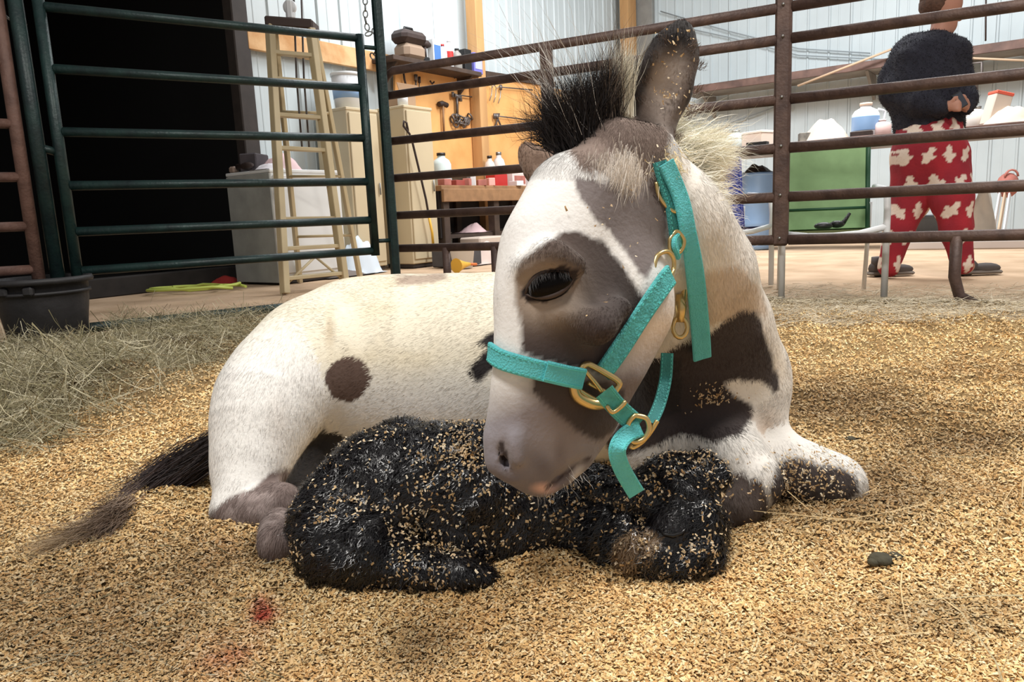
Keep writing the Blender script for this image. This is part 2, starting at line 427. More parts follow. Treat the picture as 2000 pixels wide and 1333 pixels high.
# ---------------------------------------------------------------- floor and walls
s0 = float(np.dot(hitv(505,400,VC),UA))            # where the left wall ends at the dark doorway
fl = MB(); c = bw(6.5, 1.0, -0.06); fl.box(c, (30,26,0.1), (UA,VA,(0,0,1)))
o = fl.build('floor', M_DIRT, origin=c); tag(o, kind='structure')
RIB = 0.305
def siding(name, axis_pt, length, H, z0, parent):
    """corrugated sheets 0.915 m wide: three ribs each; axis_pt(t, depth, z)"""
    k = 0; t = 0.0
    while t < length-0.01:
        w = min(0.915, length-t); prof = []; x = t
        while x < t+w-1e-3:
            for dx, dd in ((0.0,0.0),(0.012,0.019),(0.032,0.019),(0.044,0.0),(0.14,0.0),(0.147,0.005),(0.165,0.005),(0.172,0.0)):
                if x+dx <= t+w: prof.append((x+dx, dd))
            x += RIB
        prof.append((t+w-0.002, 0.0)); ins = 0.002*(k % 2)
        vs = []; n = len(prof)
        for a, d in prof: vs.append(axis_pt(a, d+ins, z0)); 
        for a, d in prof: vs.append(axis_pt(a, d+ins, H))
        m = MB(); m.add(vs, [(i,i+1,n+i+1,n+i) for i in range(n-1)]); p = m.build('siding_sheet', M_STEEL, parent)
        t += w; k += 1
def wallbox(name, c, size):
    m = MB(); m.box(c, size, (UA,VA,(0,0,1))); o = m.build(name, M_SHELFG, origin=c); return tag(o, kind='structure')
WH = 5.2
wl = wallbox('wall_left', bw((s0+UC)/2+0.05, VC+0.06, WH/2-0.05), (UC-s0+0.1, 0.1, WH+0.1))
siding('l', lambda t,d,z: bw(s0+t, VC-d, z), UC-s0, WH, -0.02, wl)
wr = wallbox('wall_right', bw(UC+0.06, VC-6.0, WH/2-0.05), (0.1, 12.2, WH+0.1))
siding('r', lambda t,d,z: bw(UC-d, VC-t, z), 12.0, WH, -0.02, wr)
# header over the doorway and the wall's run beyond it
wallbox('wall_header', bw(s0-1.9, VC+0.06, 4.4), (3.8, 0.1, 1.7))
wallbox('wall_front_left', bw(s0-5.2, VC+0.06, 2.6), (2.8, 0.1, 5.3))
# door jamb
m = MB(); jx = hitv(497,400,VC-0.02); m.box((jx[0],jx[1],2.0), (0.17,0.14,4.2), (UA,VA,(0,0,1)), bev=0.01)
o = m.build('trim_1', M_FRAME, origin=(jx[0],jx[1],0)); tag(o, kind='structure')
# black enclosure added behind the doorway to stand in for the night outside
uc = s0-2.6
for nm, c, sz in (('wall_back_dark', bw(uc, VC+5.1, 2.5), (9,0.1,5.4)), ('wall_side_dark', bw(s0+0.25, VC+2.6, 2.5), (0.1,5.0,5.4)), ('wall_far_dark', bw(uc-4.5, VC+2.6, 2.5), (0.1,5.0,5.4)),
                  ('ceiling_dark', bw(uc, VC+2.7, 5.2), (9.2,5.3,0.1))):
    m = MB(); m.box(c, sz, (UA,VA,(0,0,1))); o = m.build(nm.replace('_dark','_night_box'), M_DARK, origin=c); tag(o, kind='structure')
m = MB(); c = bw(uc, VC+2.62, -0.005); m.box(c, (9,5.0,0.03), (UA,VA,(0,0,1))); o = m.build('floor_night_box', mat('dark_floor',(34,30,28),0.95,noise=0.3), origin=c); tag(o, kind='structure')
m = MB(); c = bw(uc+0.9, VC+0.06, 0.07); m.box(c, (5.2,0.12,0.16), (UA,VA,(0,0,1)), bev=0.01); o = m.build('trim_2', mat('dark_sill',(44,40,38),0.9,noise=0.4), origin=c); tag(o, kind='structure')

# ---------------------------------------------------------------- timber on the left wall
def beam(name, a, b, w, t, up, m_, label, cat, kind=None):
    a = np.asarray(a,float); b = np.asarray(b,float); d = b-a; L = np.linalg.norm(d); d /= L; up = np.asarray(up,float); sd = np.cross(d,up); sd /= np.linalg.norm(sd); up = np.cross(sd,d)
    m = MB(); c = (a+b)/2; m.box(c, (L,t,w), (d,sd,up), bev=0.004); o = m.build(name, m_, origin=c); tag(o, label, cat, kind=kind); return o
v1 = VC-0.06
zg = hitv(640,104,v1)[2]
beam('wall_girt', bw(s0,v1-0.01,zg), bw(UC-0.2,v1-0.01,zg-0.0), 0.20, 0.05, (0,0,1), M_LUMBER2, None, None, kind='structure').name = 'trim_3'
for i,(px,w) in enumerate(((940,0.15),(1231,0.30))):
    p = hitv(px,300,VC-0.22)
    m = MB(); m.box((p[0],p[1],2.55), (w,0.16,5.1), (UA,VA,(0,0,1)), bev=0.006)
    o = m.build('trim_%d' % (4+i), M_LUMBER, origin=(p[0],p[1],0)); tag(o, kind='structure')
p = hitu(1262,300,UC-0.06); m = MB(); m.box((p[0],p[1],2.55), (0.1,0.34,5.1), (UA,VA,(0,0,1)), bev=0.006); o = m.build('trim_6', mat('post_shadow_grey',(146,146,142),0.6,0.1,noise=0.15), origin=(p[0],p[1],0)); tag(o, kind='structure')  # grey strip added to stand for the post's shadow on the wall
# plywood tool board, in two panels either side of the post
tb = thing('tool_board', 'orange plywood tool board on the white wall above the workbench', 'tool board', hitv(775,335,VC-0.12))
def quad_board(name, pts, v, th, m_, parent):
    q = [hitv(x,y,v) for x,y in pts]; m = MB(); vs = q + [p+VA*th for p in q]; n = len(q)
    m.add(vs, [tuple(range(n)), tuple(range(n,2*n))[::-1]]+[(i,(i+1)%n,n+(i+1)%n,n+i) for i in range(n)]); return m.build(name, m_, parent)
quad_board('plywood_panel', [(772,112),(941,142),(941,345),(772,345)], VC-0.13, 0.03, M_PLY, tb)
quad_board('plywood_panel', [(946,150),(1079,168),(1079,345),(946,345)], VC-0.13, 0.03, M_PLY, tb)
quad_board('trim_strip', [(946,138),(1086,160),(1086,170),(946,149)], VC-0.16, 0.05, M_BENCHDARK, tb)
# shelf over the tool board
sh = thing('tool_shelf', 'dark brown wooden shelf above the orange tool board', 'shelf', hitv(770,110,VC-0.3))
a = hitv(768,112,VC-0.42); b = hitv(941,144,VC-0.42); zs = (a[2]+b[2])/2
ua, ub = np.dot(a,UA), np.dot(b,UA)
m = MB(); m.box(bw((ua+ub)/2, VC-0.25, zs), (ub-ua, 0.34, 0.05), (UA,VA,(0,0,1)), bev=0.004); m.build('board', M_BENCHDARK, sh)
for t in (0.08, 0.92):
    m = MB(); m.prism([(0,0),(0,-0.22),(0.24,0)], bw(ua+(ub-ua)*t, VC-0.13, zs-0.025), (-VA,(0,0,1),UA), 0.03); m.build('bracket', M_BENCHDARK, sh)
shelf_z = zs+0.025
# things on that shelf
def shelf_spot(px, v=VC-0.27): 
    p = hitv(px,100,v); return np.array([p[0],p[1],shelf_z])
q = shelf_spot(800); t = thing('tool_case', 'dark rounded tool case at the left end of the wall shelf', 'case', q)
m = MB(); m.box(q+(0,0,0.09), (0.34,0.24,0.18), (UA,VA,(0,0,1)), bev=0.05); m.build('lower_shell', mat('tan_case',(150,128,108),0.6), t)
m = MB(); m.box(q+(0,0,0.25), (0.40,0.25,0.14), (UA,VA,(0,0,1)), bev=0.05); m.build('upper_shell', M_TOOLD, t)
m = MB(); m.tube([q-UA*0.08+(0,0,0.31), q-UA*0.06+(0,0,0.36), q+UA*0.06+(0,0,0.36), q+UA*0.08+(0,0,0.31)], 0.014, 8); m.build('handle', M_BLACK, t)
q = shelf_spot(829); t = thing('cordless_drill', 'black cordless drill standing beside the rounded tool case', 'drill', q)
m = MB(); m.box(q+(0,0,0.04), (0.10,0.08,0.08), (UA,VA,(0,0,1)), bev=0.01); m.build('battery', M_BLACK, t)
m = MB(); m.tube([q+(0,0,0.08), q+(0,0,0.2)], 0.026, 10); m.build('grip', M_TOOLD, t)
m = MB(); m.tube([q-UA*0.07+(0,0,0.23), q+UA*0.05+(0,0,0.23), q+UA*0.11+(0,0,0.23)], [0.045,0.045,0.018], 12); m.build('motor_housing', M_TOOLD, t)
def bottle(name, q, h, r, mb, label, cat, lid=None, lm=None, band=None):
    t = thing(name, label, cat, q)
    m = MB(); m.lathe([(0.0,0.0),(r*0.92,0.0),(r,h*0.05),(r,h*0.66),(r*0.8,h*0.78),(r*0.42,h*0.86),(r*0.4,h*0.93),(0,h*0.93)], q, 20); m.build('bottle_body', mb, t)
    m = MB(); m.lathe([(0,h*0.92),(r*0.46,h*0.92),(r*0.46,h),(0,h)], q, 16); m.build('cap', lid or M_WPL, t)
    if band: m = MB(); m.lathe([(r*1.01,h*0.18),(r*1.015,h*0.2),(r*1.015,h*0.58),(r*1.01,h*0.6)], q, 20); m.build('label_band', band, t)
    return t
def carton(name, q, s, mb, label, cat, lab=None, lid=None, rot=0.0):
    t = thing(name, label, cat, q); A = UA*math.cos(rot)+VA*math.sin(rot); Bv = -UA*math.sin(rot)+VA*math.cos(rot)
    m = MB(); m.box(q+(0,0,s[2]/2), s, (A,Bv,(0,0,1)), bev=min(s)*0.06); m.build('box_body', mb, t)
    if lab is not None: m = MB(); m.box(q-Bv*(s[1]/2+0.002)+(0,0,s[2]*0.5), (s[0]*0.8,0.004,s[2]*0.55), (A,Bv,(0,0,1))); m.build('printed_label', lab, t)
    if lid is not None: m = MB(); m.box(q+(0,0,s[2]+0.012), (s[0]*1.04,s[1]*1.04,0.03), (A,Bv,(0,0,1)), bev=0.006); m.build('lid', lid, t)
    return t
carton('detergent_box', shelf_spot(848), (0.14,0.10,0.30), M_WPL, 'white and blue carton standing right of the black drill', 'carton', lab=M_LABEL)
bottle('oil_bottle', shelf_spot(864), 0.27, 0.055, mat('pale_blue_bottle',(180,190,216),0.4), 'pale blue bottle with a red cap on the wall shelf', 'bottle', lid=M_RED, band=M_CLEAR)
bottle('spray_can', shelf_spot(877), 0.34, 0.05, M_WPL, 'white spray bottle with a red label band on the wall shelf', 'bottle', lid=M_WPL, band=M_RED)
bottle('grey_jug', shelf_spot(892), 0.26, 0.06, mat('grey_bottle',(140,136,130),0.5), 'grey squat bottle between red banded bottle and black box', 'bottle', lid=M_BLACK)
carton('black_box', shelf_spot(908), (0.13,0.1,0.27), M_BLACK, 'plain black carton on the wall shelf', 'carton')
carton('purple_box', shelf_spot(926), (0.17,0.12,0.25), M_PURP, 'purple blue carton at the right end of the wall shelf', 'carton', lab=mat('lilac_label',(176,180,226),0.5))

# ---------------------------------------------------------------- tools on the board
TV = VC-0.17
def tool(name, label, cat, px, py): return thing(name, label, cat, hitv(px,py,TV))
def ptube(pts, r, v=TV, n=8): return MB().tube([hitv(x,y,v) for x,y in pts], r, n)
t = tool('pry_bar', 'dark hooked pry bar hanging top left on the orange board', 'pry bar', 790,150); ptube([(800,134),(794,132),(788,140),(790,155),(794,172)], 0.012).build('bar', M_TOOLD, t); ptube([(794,172),(794,178)], 0.02).build('claw', M_TOOLD, t)
t = tool('chisel', 'grey chisel hanging right of the hooked pry bar', 'chisel', 812,160); ptube([(812,146),(812,158)], 0.022).build('handle', M_TOOL, t); ptube([(812,158),(812,172)], 0.010).build('blade', M_TOOL, t)
t = tool('screwdriver', 'dark screwdriver hanging right of the grey chisel', 'screwdriver', 818,162); ptube([(819,150),(819,162)], 0.016).build('handle', M_TOOLD, t); ptube([(819,162),(819,176)], 0.006).build('shank', M_TOOL, t)
t = tool('hammer', 'brown claw hammer hanging on the orange board beside tan cabinet', 'hammer', 865,230); ptube([(857,204),(864,202),(873,206)], 0.032).build('head', M_TOOLD, t); ptube([(865,205),(867,258)], 0.014).build('handle', M_BENCHTOP, t)
t = tool('tool_rail', 'upper dark tool rail left of the post', 'tool rail', 885,186); ptube([(882,184),(940,192)], 0.008).build('bar', M_TOOL, t); ptube([(884,180),(884,190)], 0.018).build('rail_end', M_TOOL, t)
t = tool('tool_rail', 'lower dark tool rail left of the post', 'tool rail', 915,232); ptube([(890,226),(940,236)], 0.008).build('bar', M_TOOL, t); ptube([(891,222),(891,232)], 0.018).build('rail_end', M_TOOL, t)
t = tool('tool_rail', 'upper dark tool rail right of the post', 'tool rail', 990,172); ptube([(976,170),(1040,176)], 0.009).build('bar', M_TOOL, t); ptube([(978,166),(978,176)], 0.02).build('rail_end', M_TOOL, t)
t = tool('tool_rail', 'lower dark tool rail right of the post', 'tool rail', 990,228); ptube([(965,226),(1045,236)], 0.009).build('bar', M_TOOL, t); ptube([(966,222),(966,232)], 0.02).build('rail_end', M_TOOL, t)
t = tool('pipe_wrench', 'grey adjustable wrench hanging from the upper left rail', 'wrench', 892,205); ptube([(892,186),(893,222)], 0.018).build('handle', M_TOOL, t); ptube([(886,186),(899,190),(899,198)], 0.026).build('jaw', M_TOOL, t)
def links(t, pts, r, v=TV, mm=M_GALV, wire=0.006):
    P = [hitv(x,y,v) for x,y in pts]
    for i in range(len(P)):
        a = P[i]; d = (P[min(i+1,len(P)-1)]-P[max(i-1,0)]); d /= np.linalg.norm(d)+1e-9; w = np.cross(d, VA if i%2 else np.cross(d,VA)); w /= np.linalg.norm(w)+1e-9
        MB().tube([a+d*r*1.5*math.cos(k*math.pi/5)+w*r*math.sin(k*math.pi/5) for k in range(10)], wire, 6, closed=True).build('link', mm, t)
t = tool('chain_bundle', 'bundle of rusty chain hanging on the orange board', 'chain', 900,232)
links(t, [(886+7*math.cos(i*1.3)*1.2+i*2.4, 236+8*math.sin(i*1.7)) for i in range(14)], 0.03, mm=M_TOOL, wire=0.011)
for k,(x,y,lab) in enumerate(((958,175,'pale hanging wire hook on the board just right of the post'),(966,178,'pale hanging wire hook second from the post'),(975,180,'pale hanging wire hook third from the post'))):
    t = tool('wire_hook', lab, 'hook', x, y); ptube([(x-4,y-8),(x,y-12),(x+3,y-6),(x+2,y+10),(x-2,y+22)], 0.006).build('wire', M_GALV, t)
t = tool('pliers', 'steel pliers hanging on the lower right tool rail', 'pliers', 973,235)
ptube([(968,222),(972,232),(966,250)], 0.012).build('handle', M_TOOL, t); ptube([(975,222),(972,232),(980,250)], 0.012).build('handle', M_TOOL, t); ptube([(971,232),(972,222)], 0.018).build('jaw', M_TOOL, t)
t = tool('hacksaw', 'thin hanging rod hooked at right of lower right tool rail', 'rod', 1037,250); ptube([(1037,232),(1037,262),(1037,280)], 0.006).build('rod', M_TOOLD, t)
t = tool('bracket_hook', 'small brown hook under the wall shelf near its right end', 'hook', 888,150); ptube([(884,146),(888,152),(892,148)], 0.012).build('wire', M_TOOLD, t)
t = tool('bracket_hook', 'small brown hook under the middle of the wall shelf', 'hook', 845,160); ptube([(840,158),(844,164),(848,160)], 0.010).build('wire', M_TOOLD, t)

# ---------------------------------------------------------------- workbench, clutter and boxes
BV = VC-0.85; bu0 = float(np.dot(hitv(862,365,BV),UA)); bu1 = bu0+4.2; bz = hitv(880,362,BV)[2]
wbn = thing('workbench', 'long dark wooden workbench with pale front edge under the tool board', 'workbench', bw((bu0+bu1)/2, VC-0.5, 0))
m = MB(); m.box(bw((bu0+bu1)/2, VC-0.5, bz-0.03), (bu1-bu0, 0.7, 0.06), (UA,VA,(0,0,1)), bev=0.005); m.build('worktop', M_BENCHTOP, wbn)
m = MB(); m.box(bw((bu0+bu1)/2, BV-0.01, bz-0.11), (bu1-bu0, 0.04, 0.14), (UA,VA,(0,0,1)), bev=0.005); m.build('front_rail', M_BENCHTOP, wbn)
for uu in (bu0+0.08, bu0+1.0, bu0+2.2, bu1-0.1):
    for vv in (BV+0.06, VC-0.2):
        m = MB(); m.box(bw(uu, vv, (bz-0.06)/2), (0.1,0.1,bz-0.06), (UA,VA,(0,0,1)), bev=0.005); m.build('leg', M_BENCHDARK, wbn)
m = MB(); m.box(bw((bu0+bu1)/2, VC-0.5, 0.3), (bu1-bu0-0.1, 0.6, 0.04), (UA,VA,(0,0,1))); m.build('lower_shelf', M_BENCHDARK, wbn)
m = MB(); m.box(bw((bu0+bu1)/2, VC-0.19, 0.58), (bu1-bu0-0.1, 0.02, 0.50), (UA,VA,(0,0,1))); m.build('back_panel', mat('dark_panel',(40,34,32),0.8), wbn)
m = MB(); m.box(bw(bu0+0.02, VC-0.5, 0.55), (0.03, 0.6, 0.52), (UA,VA,(0,0,1))); m.build('end_panel', mat('dark_panel',(40,34,32),0.8), wbn)
def bench_spot(px, back=0.25): 
    p = hitv(px,350,BV+back); return np.array([p[0],p[1],bz])
bottle('water_jug', bench_spot(864,0.3), 0.38, 0.11, M_CLEAR, 'large milky water jug on the left end of the workbench', 'jug', lid=M_BLACK)
q = bench_spot(912,0.3); t = thing('bench_vise', 'small grey vise standing on the workbench below the chain', 'vise', q)
m = MB(); m.box(q+(0,0,0.03),(0.14,0.12,0.06),(UA,VA,(0,0,1)),bev=0.01); m.build('base', M_TOOLD, t); m = MB(); m.box(q+(0,0,0.13),(0.07,0.09,0.16),(UA,VA,(0,0,1)),bev=0.02); m.build('jaw', M_TOOL, t); MB().tube([q+UA*0.02+(0,0,0.12), q+UA*0.16+(0,0,0.12)],0.012,8).build('screw_handle', M_TOOL, t)
carton('red_toolbox', bench_spot(970,0.3), (0.26,0.16,0.16), M_RED, 'red box with a white lid on the workbench', 'box', lid=M_WPL)
bottle('white_bottle', bench_spot(958,0.45), 0.40, 0.07, mat('offwhite_bottle',(206,196,186),0.5), 'off-white bottle with black cap behind the red box', 'bottle', lid=M_BLACK)
bottle('white_bottle', bench_spot(976,0.5), 0.46, 0.08, mat('cream_bottle',(214,206,200),0.5), 'taller cream bottle right of the off-white bottle', 'bottle', lid=M_GALV)
carton('pale_box', bench_spot(1003,0.3), (0.30,0.2,0.18), mat('pink_white_box',(226,206,200),0.6), 'pale pinkish carton on the workbench right of the red box', 'box', lab=M_SALMON)
carton('card_box', bench_spot(1030,0.3), (0.24,0.2,0.15), M_CLOTHW, 'white carton at far right of the visible workbench', 'box')
for i,(px,bk,sz,mm,lab) in enumerate(((868,0.06,(0.12,0.10,0.07),M_SALMON,'salmon coloured rag box at the left front bench edge'),(892,0.08,(0.2,0.1,0.06),mat('dull_red_tin',(158,74,66),0.5),'flat red tin on the front bench edge'),(912,0.06,(0.10,0.08,0.08),M_SALMON,'small salmon tin right of the flat red tin'),
      (924,0.07,(0.06,0.06,0.13),M_WPL,'small upright white tube on the front bench edge'),(940,0.07,(0.16,0.1,0.07),M_SALMON,'wide salmon tin in front of the post'),(958,0.05,(0.1,0.08,0.09),mat('pink_tin',(226,170,160),0.5),'pale pink tin right of the wide salmon tin'),(1008,0.05,(0.18,0.1,0.06),M_CLOTHW,'flat white packet on the front bench edge'))):
    carton('small_tin', bench_spot(px,bk), sz, mm, lab, 'tin', rot=0.2*i)
# beneath the bench, on the floor
def fl_spot(px, v): p = hitv(px,500,v); return np.array([p[0],p[1],0])
carton('floor_box', fl_spot(892,BV-0.3), (0.42,0.35,0.22), mat('dark_grey_box',(78,76,78),0.7,noise=0.2), 'dark grey box on the floor before the workbench', 'box')
q = fl_spot(903,BV-0.55); t = thing('white_pail', 'small white pail on the floor before the workbench', 'pail', q)
m = MB(); m.lathe([(0,0.0),(0.10,0),(0.13,0.22),(0.137,0.22),(0.137,0.235),(0.12,0.235),(0.1,0.02),(0,0.02)], q, 24); m.build('pail_body', M_WPL, t); MB().tube([q+UA*0.13*math.cos(a)-VA*0.13*0.3*math.sin(a)+(0,0,0.22-0.09*math.sin(a)) for a in np.linspace(0,math.pi,9)],0.004,6).build('handle', M_GALV, t)
q = fl_spot(890,BV-0.95); t = thing('yellow_funnel', 'yellow plastic scoop lying in front of the white pail', 'scoop', q)
m = MB(); m.lathe([(0.07,0),(0.06,0.02),(0.03,0.12),(0.015,0.2),(0,0.2)], q+(0,0,0.07), 16, ax=(VA,(0,0,1),UA)); m.build('scoop_bowl', M_YEL, t); MB().tube([q+UA*0.19+(0,0,0.07), q+UA*0.3+(0,0,0.06)],0.013,8).build('handle', M_ORANGE, t)
carton('beige_crate', fl_spot(945,BV-0.1), (0.5,0.3,0.28), mat('beige_crate',(196,180,166),0.8), 'low beige crate on the floor right of the white pail', 'crate')
q = fl_spot(935,BV-0.5)+np.array([0,0,0.0])
# pale rag on the lower shelf
def rag(name, q, sx, sy, h, mm, label, seed, cat='cloth', parent=None):
    n = 22; g = np.linspace(-1,1,n); X,Y = np.meshgrid(g,g,indexing='ij'); P0 = np.stack([X,Y,np.full_like(X,seed)],-1)
    r = np.sqrt(X*X+Y*Y); Z = h*np.clip(1-r**2.2,0,1)*(0.35+1.0*fbm(P0,1.9,seed)) ; w = 1+0.25*(fbm(P0,1.2,seed+5)-0.5)
    V = np.asarray(q)+UA*(X*sx*w)[...,None]+VA*(Y*sy*w)[...,None]+np.array([0,0,1.0])*(Z+0.004)[...,None]; V = V.reshape(-1,3)
    i = np.arange(n*n).reshape(n,n); F = np.stack([i[:-1,:-1],i[1:,:-1],i[1:,1:],i[:-1,1:]],-1).reshape(-1,4)
    o = mesh_np(name, np.concatenate([V, V-(0,0,0.004)]), np.concatenate([F, F[:,::-1]+n*n]), mm, origin=q)
    return tag(o, label, cat)
q = hitv(925,470,BV+0.2); rag('rag', (q[0],q[1],0.325), 0.2,0.15,0.10, M_CLOTHP, 'pale pink rag on the lower shelf of the workbench', 3)
q = hitv(935,490,BV-0.3); rag('feed_sack', (q[0],q[1],0.0), 0.35,0.2,0.26, mat('sack',(210,190,180),0.9,noise=0.1), 'crumpled pale sack lying at the workbench foot', 4, 'sack')

# ---------------------------------------------------------------- cabinets and appliance
def cabinet(name, label, cat, u0, v0, L, D, H, mb, md=None, doors=1):
    c = bw(u0+L/2, v0+D/2, 0); t = thing(name, label, cat, c)
    m = MB(); m.box(c+(0,0,H/2+0.02), (L,D,H-0.04), (UA,VA,(0,0,1)), bev=0.008); m.build('body', mb, t)
    m = MB(); m.box(c+(0,0,0.03), (L*0.92,D*0.9,0.06), (UA,VA,(0,0,1))); m.build('plinth', M_FRAME, t)
    for k in range(doors):
        w = (L-0.03)/doors; dc = bw(u0+0.015+w*(k+0.5), v0-0.009, H/2+0.03)
        m = MB(); m.box(dc, (w-0.008,0.018,H-0.12), (UA,VA,(0,0,1)), bev=0.005); d = m.build('door', md or mb, t)
        MB().tube([dc+UA*(w*0.38)+np.array([0,0,z])-VA*0.025 for z in (-0.06,0.06)], 0.008, 8).build('handle', M_GALV, d)
    m = MB(); m.box(c+(0,0,H+0.005), (L+0.02,D+0.02,0.03), (UA,VA,(0,0,1)), bev=0.006); m.build('top_panel', md or mb, t)
    return t
pc = ground(548,556); pu, pv = float(np.dot(pc,UA)), float(np.dot(pc,VA))
hz = hitv(548,334,pv)[2]*0+ (hitu(548,332,pu)[2])
t = cabinet('appliance', 'white appliance with a grey side standing behind the stepladder', 'appliance', pu, pv, 0.78, 0.62, hz, M_WHITE)
m = MB(); m.box(bw(pu-0.006, pv+0.31, hz/2), (0.012,0.62,hz-0.03), (UA,VA,(0,0,1))); m.build('side_panel', M_GREYSIDE, t)
app = (pu,pv,hz)
rag('cloth_pile', bw(pu+0.30,pv+0.22,hz+0.02), 0.20,0.15,0.15, M_CLOTHP, 'pinkish white cloth heap on top of the white appliance', 11)
rag('cloth_pile', bw(pu+0.12,pv+0.15,hz+0.02), 0.13,0.12,0.06, M_CLOTHW, 'flat white cloth on the front of the white appliance', 13)
carton('dark_toolbag', bw(pu+0.16,pv+0.42,hz+0.02), (0.26,0.16,0.16), mat('slate_bag',(72,66,70),0.8,noise=0.3), 'dark grey bag on the white appliance behind the ladder', 'bag', rot=0.5)
t = thing('drill', 'small dark hand drill on the grey end of the appliance', 'drill', bw(pu+0.04,pv+0.40,hz+0.02))
q = bw(pu+0.04,pv+0.40,hz+0.02); MB().tube([q+VA*0.10+(0,0,0.05), q-VA*0.06+(0,0,0.05), q-VA*0.12+(0,0,0.055)],[0.03,0.035,0.012],10).build('motor_housing', M_TOOLD, t); MB().tube([q+(0,0,0.05)+VA*0.05, q+VA*0.06+(0,0,0.0)],0.022,8).build('grip', M_BLACK, t)
t = thing('hand_sander', 'pale brown hand sander at the far grey end of the appliance', 'sander', bw(pu+0.06,pv+0.57,hz+0.02))
m = MB(); m.box(bw(pu+0.06,pv+0.57,hz+0.05),(0.10,0.08,0.06),(UA,VA,(0,0,1)),bev=0.015); m.build('body', mat('sander_tan',(150,130,116),0.6), t)
# two tan cabinets
ca = cabinet('tan_cabinet', 'tall tan metal cabinet with a white bucket on top', 'cabinet', 5.25, 5.74, 0.42, 0.47, 1.62, M_TAN)
cb = cabinet('tan_cabinet', 'tall tan metal cabinet leaning a cane, beside the workbench', 'cabinet', 5.82, 5.50, 0.42, 0.42, 1.66, M_TAN)
q = bw(5.46, 5.93, 1.65)
t = thing('white_bucket', 'white plastic bucket with blue label on the left tan cabinet', 'bucket', q)
m = MB(); m.lathe([(0,0),(0.13,0),(0.15,0.33),(0,0.33)], q, 28); m.build('bucket_body', M_WPL, t)
m = MB(); m.lathe([(0,0.32),(0.158,0.32),(0.158,0.35),(0,0.352)], q, 28); m.build('lid', M_WHITE, t)
m = MB(); m.lathe([(0.139,0.10),(0.1405,0.10),(0.149,0.22),(0.147,0.22)], q, 28); m.build('label_band', M_LBLUE, t)
q = bw(5.92,5.6,1.69); t = thing('tape_roll', 'white roll standing on the right tan cabinet', 'roll', q)
m = MB(); m.lathe([(0.03,0),(0.055,0),(0.055,0.12),(0.03,0.12)], q, 20); m.build('roll_body', M_WPL, t); m = MB(); m.lathe([(0.028,0.001),(0.031,0.001),(0.031,0.119),(0.028,0.119)], q, 20); m.build('core', M_LUMBER, t)
q = bw(6.02,5.72,1.69); t = thing('brown_case', 'brown open topped box on the right tan cabinet', 'box', q)
m = MB(); m.box(q+(0,0,0.07),(0.26,0.2,0.14),(UA,VA,(0,0,1)),bev=0.01); m.build('box_body', mat('brown_card',(168,138,110),0.8), t); m = MB(); m.prism([(-0.13,0),(0.13,0),(0.16,0.09),(-0.16,0.09)], q-VA*0.11+(0,0,0.14), (UA,np.array([0,-0.3,0.95]),VA), 0.006); m.build('flap', mat('brown_card',(168,138,110),0.8), t)
q = bw(5.84,5.38,0); t = thing('walking_cane', 'dark cane with hooked handle leaning on the tan cabinet', 'cane', ground(846,512))
zc = 5.42
pts = [hitv(x,y,zc) for x,y in ((797,256),(794,240),(789,237),(788,246),(800,262),(806,280),(818,330),(832,390),(838,425))]; MB().tube(pts, 0.012, 8).build('shaft', M_TOOLD, t)
MB().tube([hitv(x,y,zc) for x,y in ((838,425),(844,455),(846,478))], 0.014, 8).build('lower_shaft', M_YEL, t); MB().tube([hitv(846,478,zc), np.array([*hitv(846,478,zc)[:2],0.0])], 0.012, 8).build('ferrule', M_TAN, t)
# white bags on the floor right of the ladder
q = ground(705,534); rag('white_bag', q, 0.24,0.16,0.42, mat('bright_bag',(214,226,238),0.6), 'crumpled bright white bag on the floor behind the ladder', 21, 'bag')
q = ground(630,536); rag('white_bag', q, 0.22,0.16,0.18, mat('bag2',(226,220,212),0.7), 'low off-white bag at the right foot of the appliance', 22, 'bag')
q = ground(600,545); rag('dark_mat', q+np.array([0.3,0.2,0]), 0.3,0.15,0.06, mat('mat_grey',(120,110,104),0.9), 'flat grey rag on the floor under the ladder', 23, 'cloth')
q = ground(733,547); rag('brown_clod', q, 0.07,0.05,0.04, mat('clod',(120,66,50),0.9), 'small red brown clod on the dirt floor by the green pole', 25, 'clod')

# ---------------------------------------------------------------- stepladder
lad = thing('stepladder', 'tall cream fibreglass stepladder with dark top cap', 'ladder', ground(600,566))
Zl = 5.55
fl0, fr0 = ground(557,574), ground(674,560)
tl0, tr0 = at(527,50,5.75), at(606,56,5.75)
def rail(a, b, name, w=0.075): 
    a = np.asarray(a,float); b = np.asarray(b,float); d = b-a; L = np.linalg.norm(d); d /= L; x = np.asarray(fr0-fl0); x = x-d*np.dot(x,d); x /= np.linalg.norm(x); y = np.cross(d,x)
    m = MB(); m.box((a+b)/2, (0.05 if w > 0.06 else 0.034,w,L), (x,y,d), bev=0.004); return m.build(name, M_LADDER, lad)
rail(fl0,tl0,'front_rail'); rail(fr0,tr0,'front_rail')
bk = np.array([0.10,0.62,0]); bl0, br0 = ground(586,552), ground(704,546)
rail(bl0, tl0+np.array([0.0,0.12,0]), 'rear_rail', 0.05); rail(br0, tr0+np.array([0,0.12,0]), 'rear_rail', 0.05)
for f in (0.055,0.165,0.275,0.41,0.54,0.665,0.80,0.90):
    a = fl0+(tl0-fl0)*f; b = fr0+(tr0-fr0)*f; d = b-a; L = np.linalg.norm(d); d /= L
    m = MB(); m.box((a+b)/2+np.array([0,0.02,0]), (L,0.085,0.03), (d,np.cross((0,0,1),d),(0,0,1)), bev=0.004); stp = m.build('step', M_LADDER, lad)
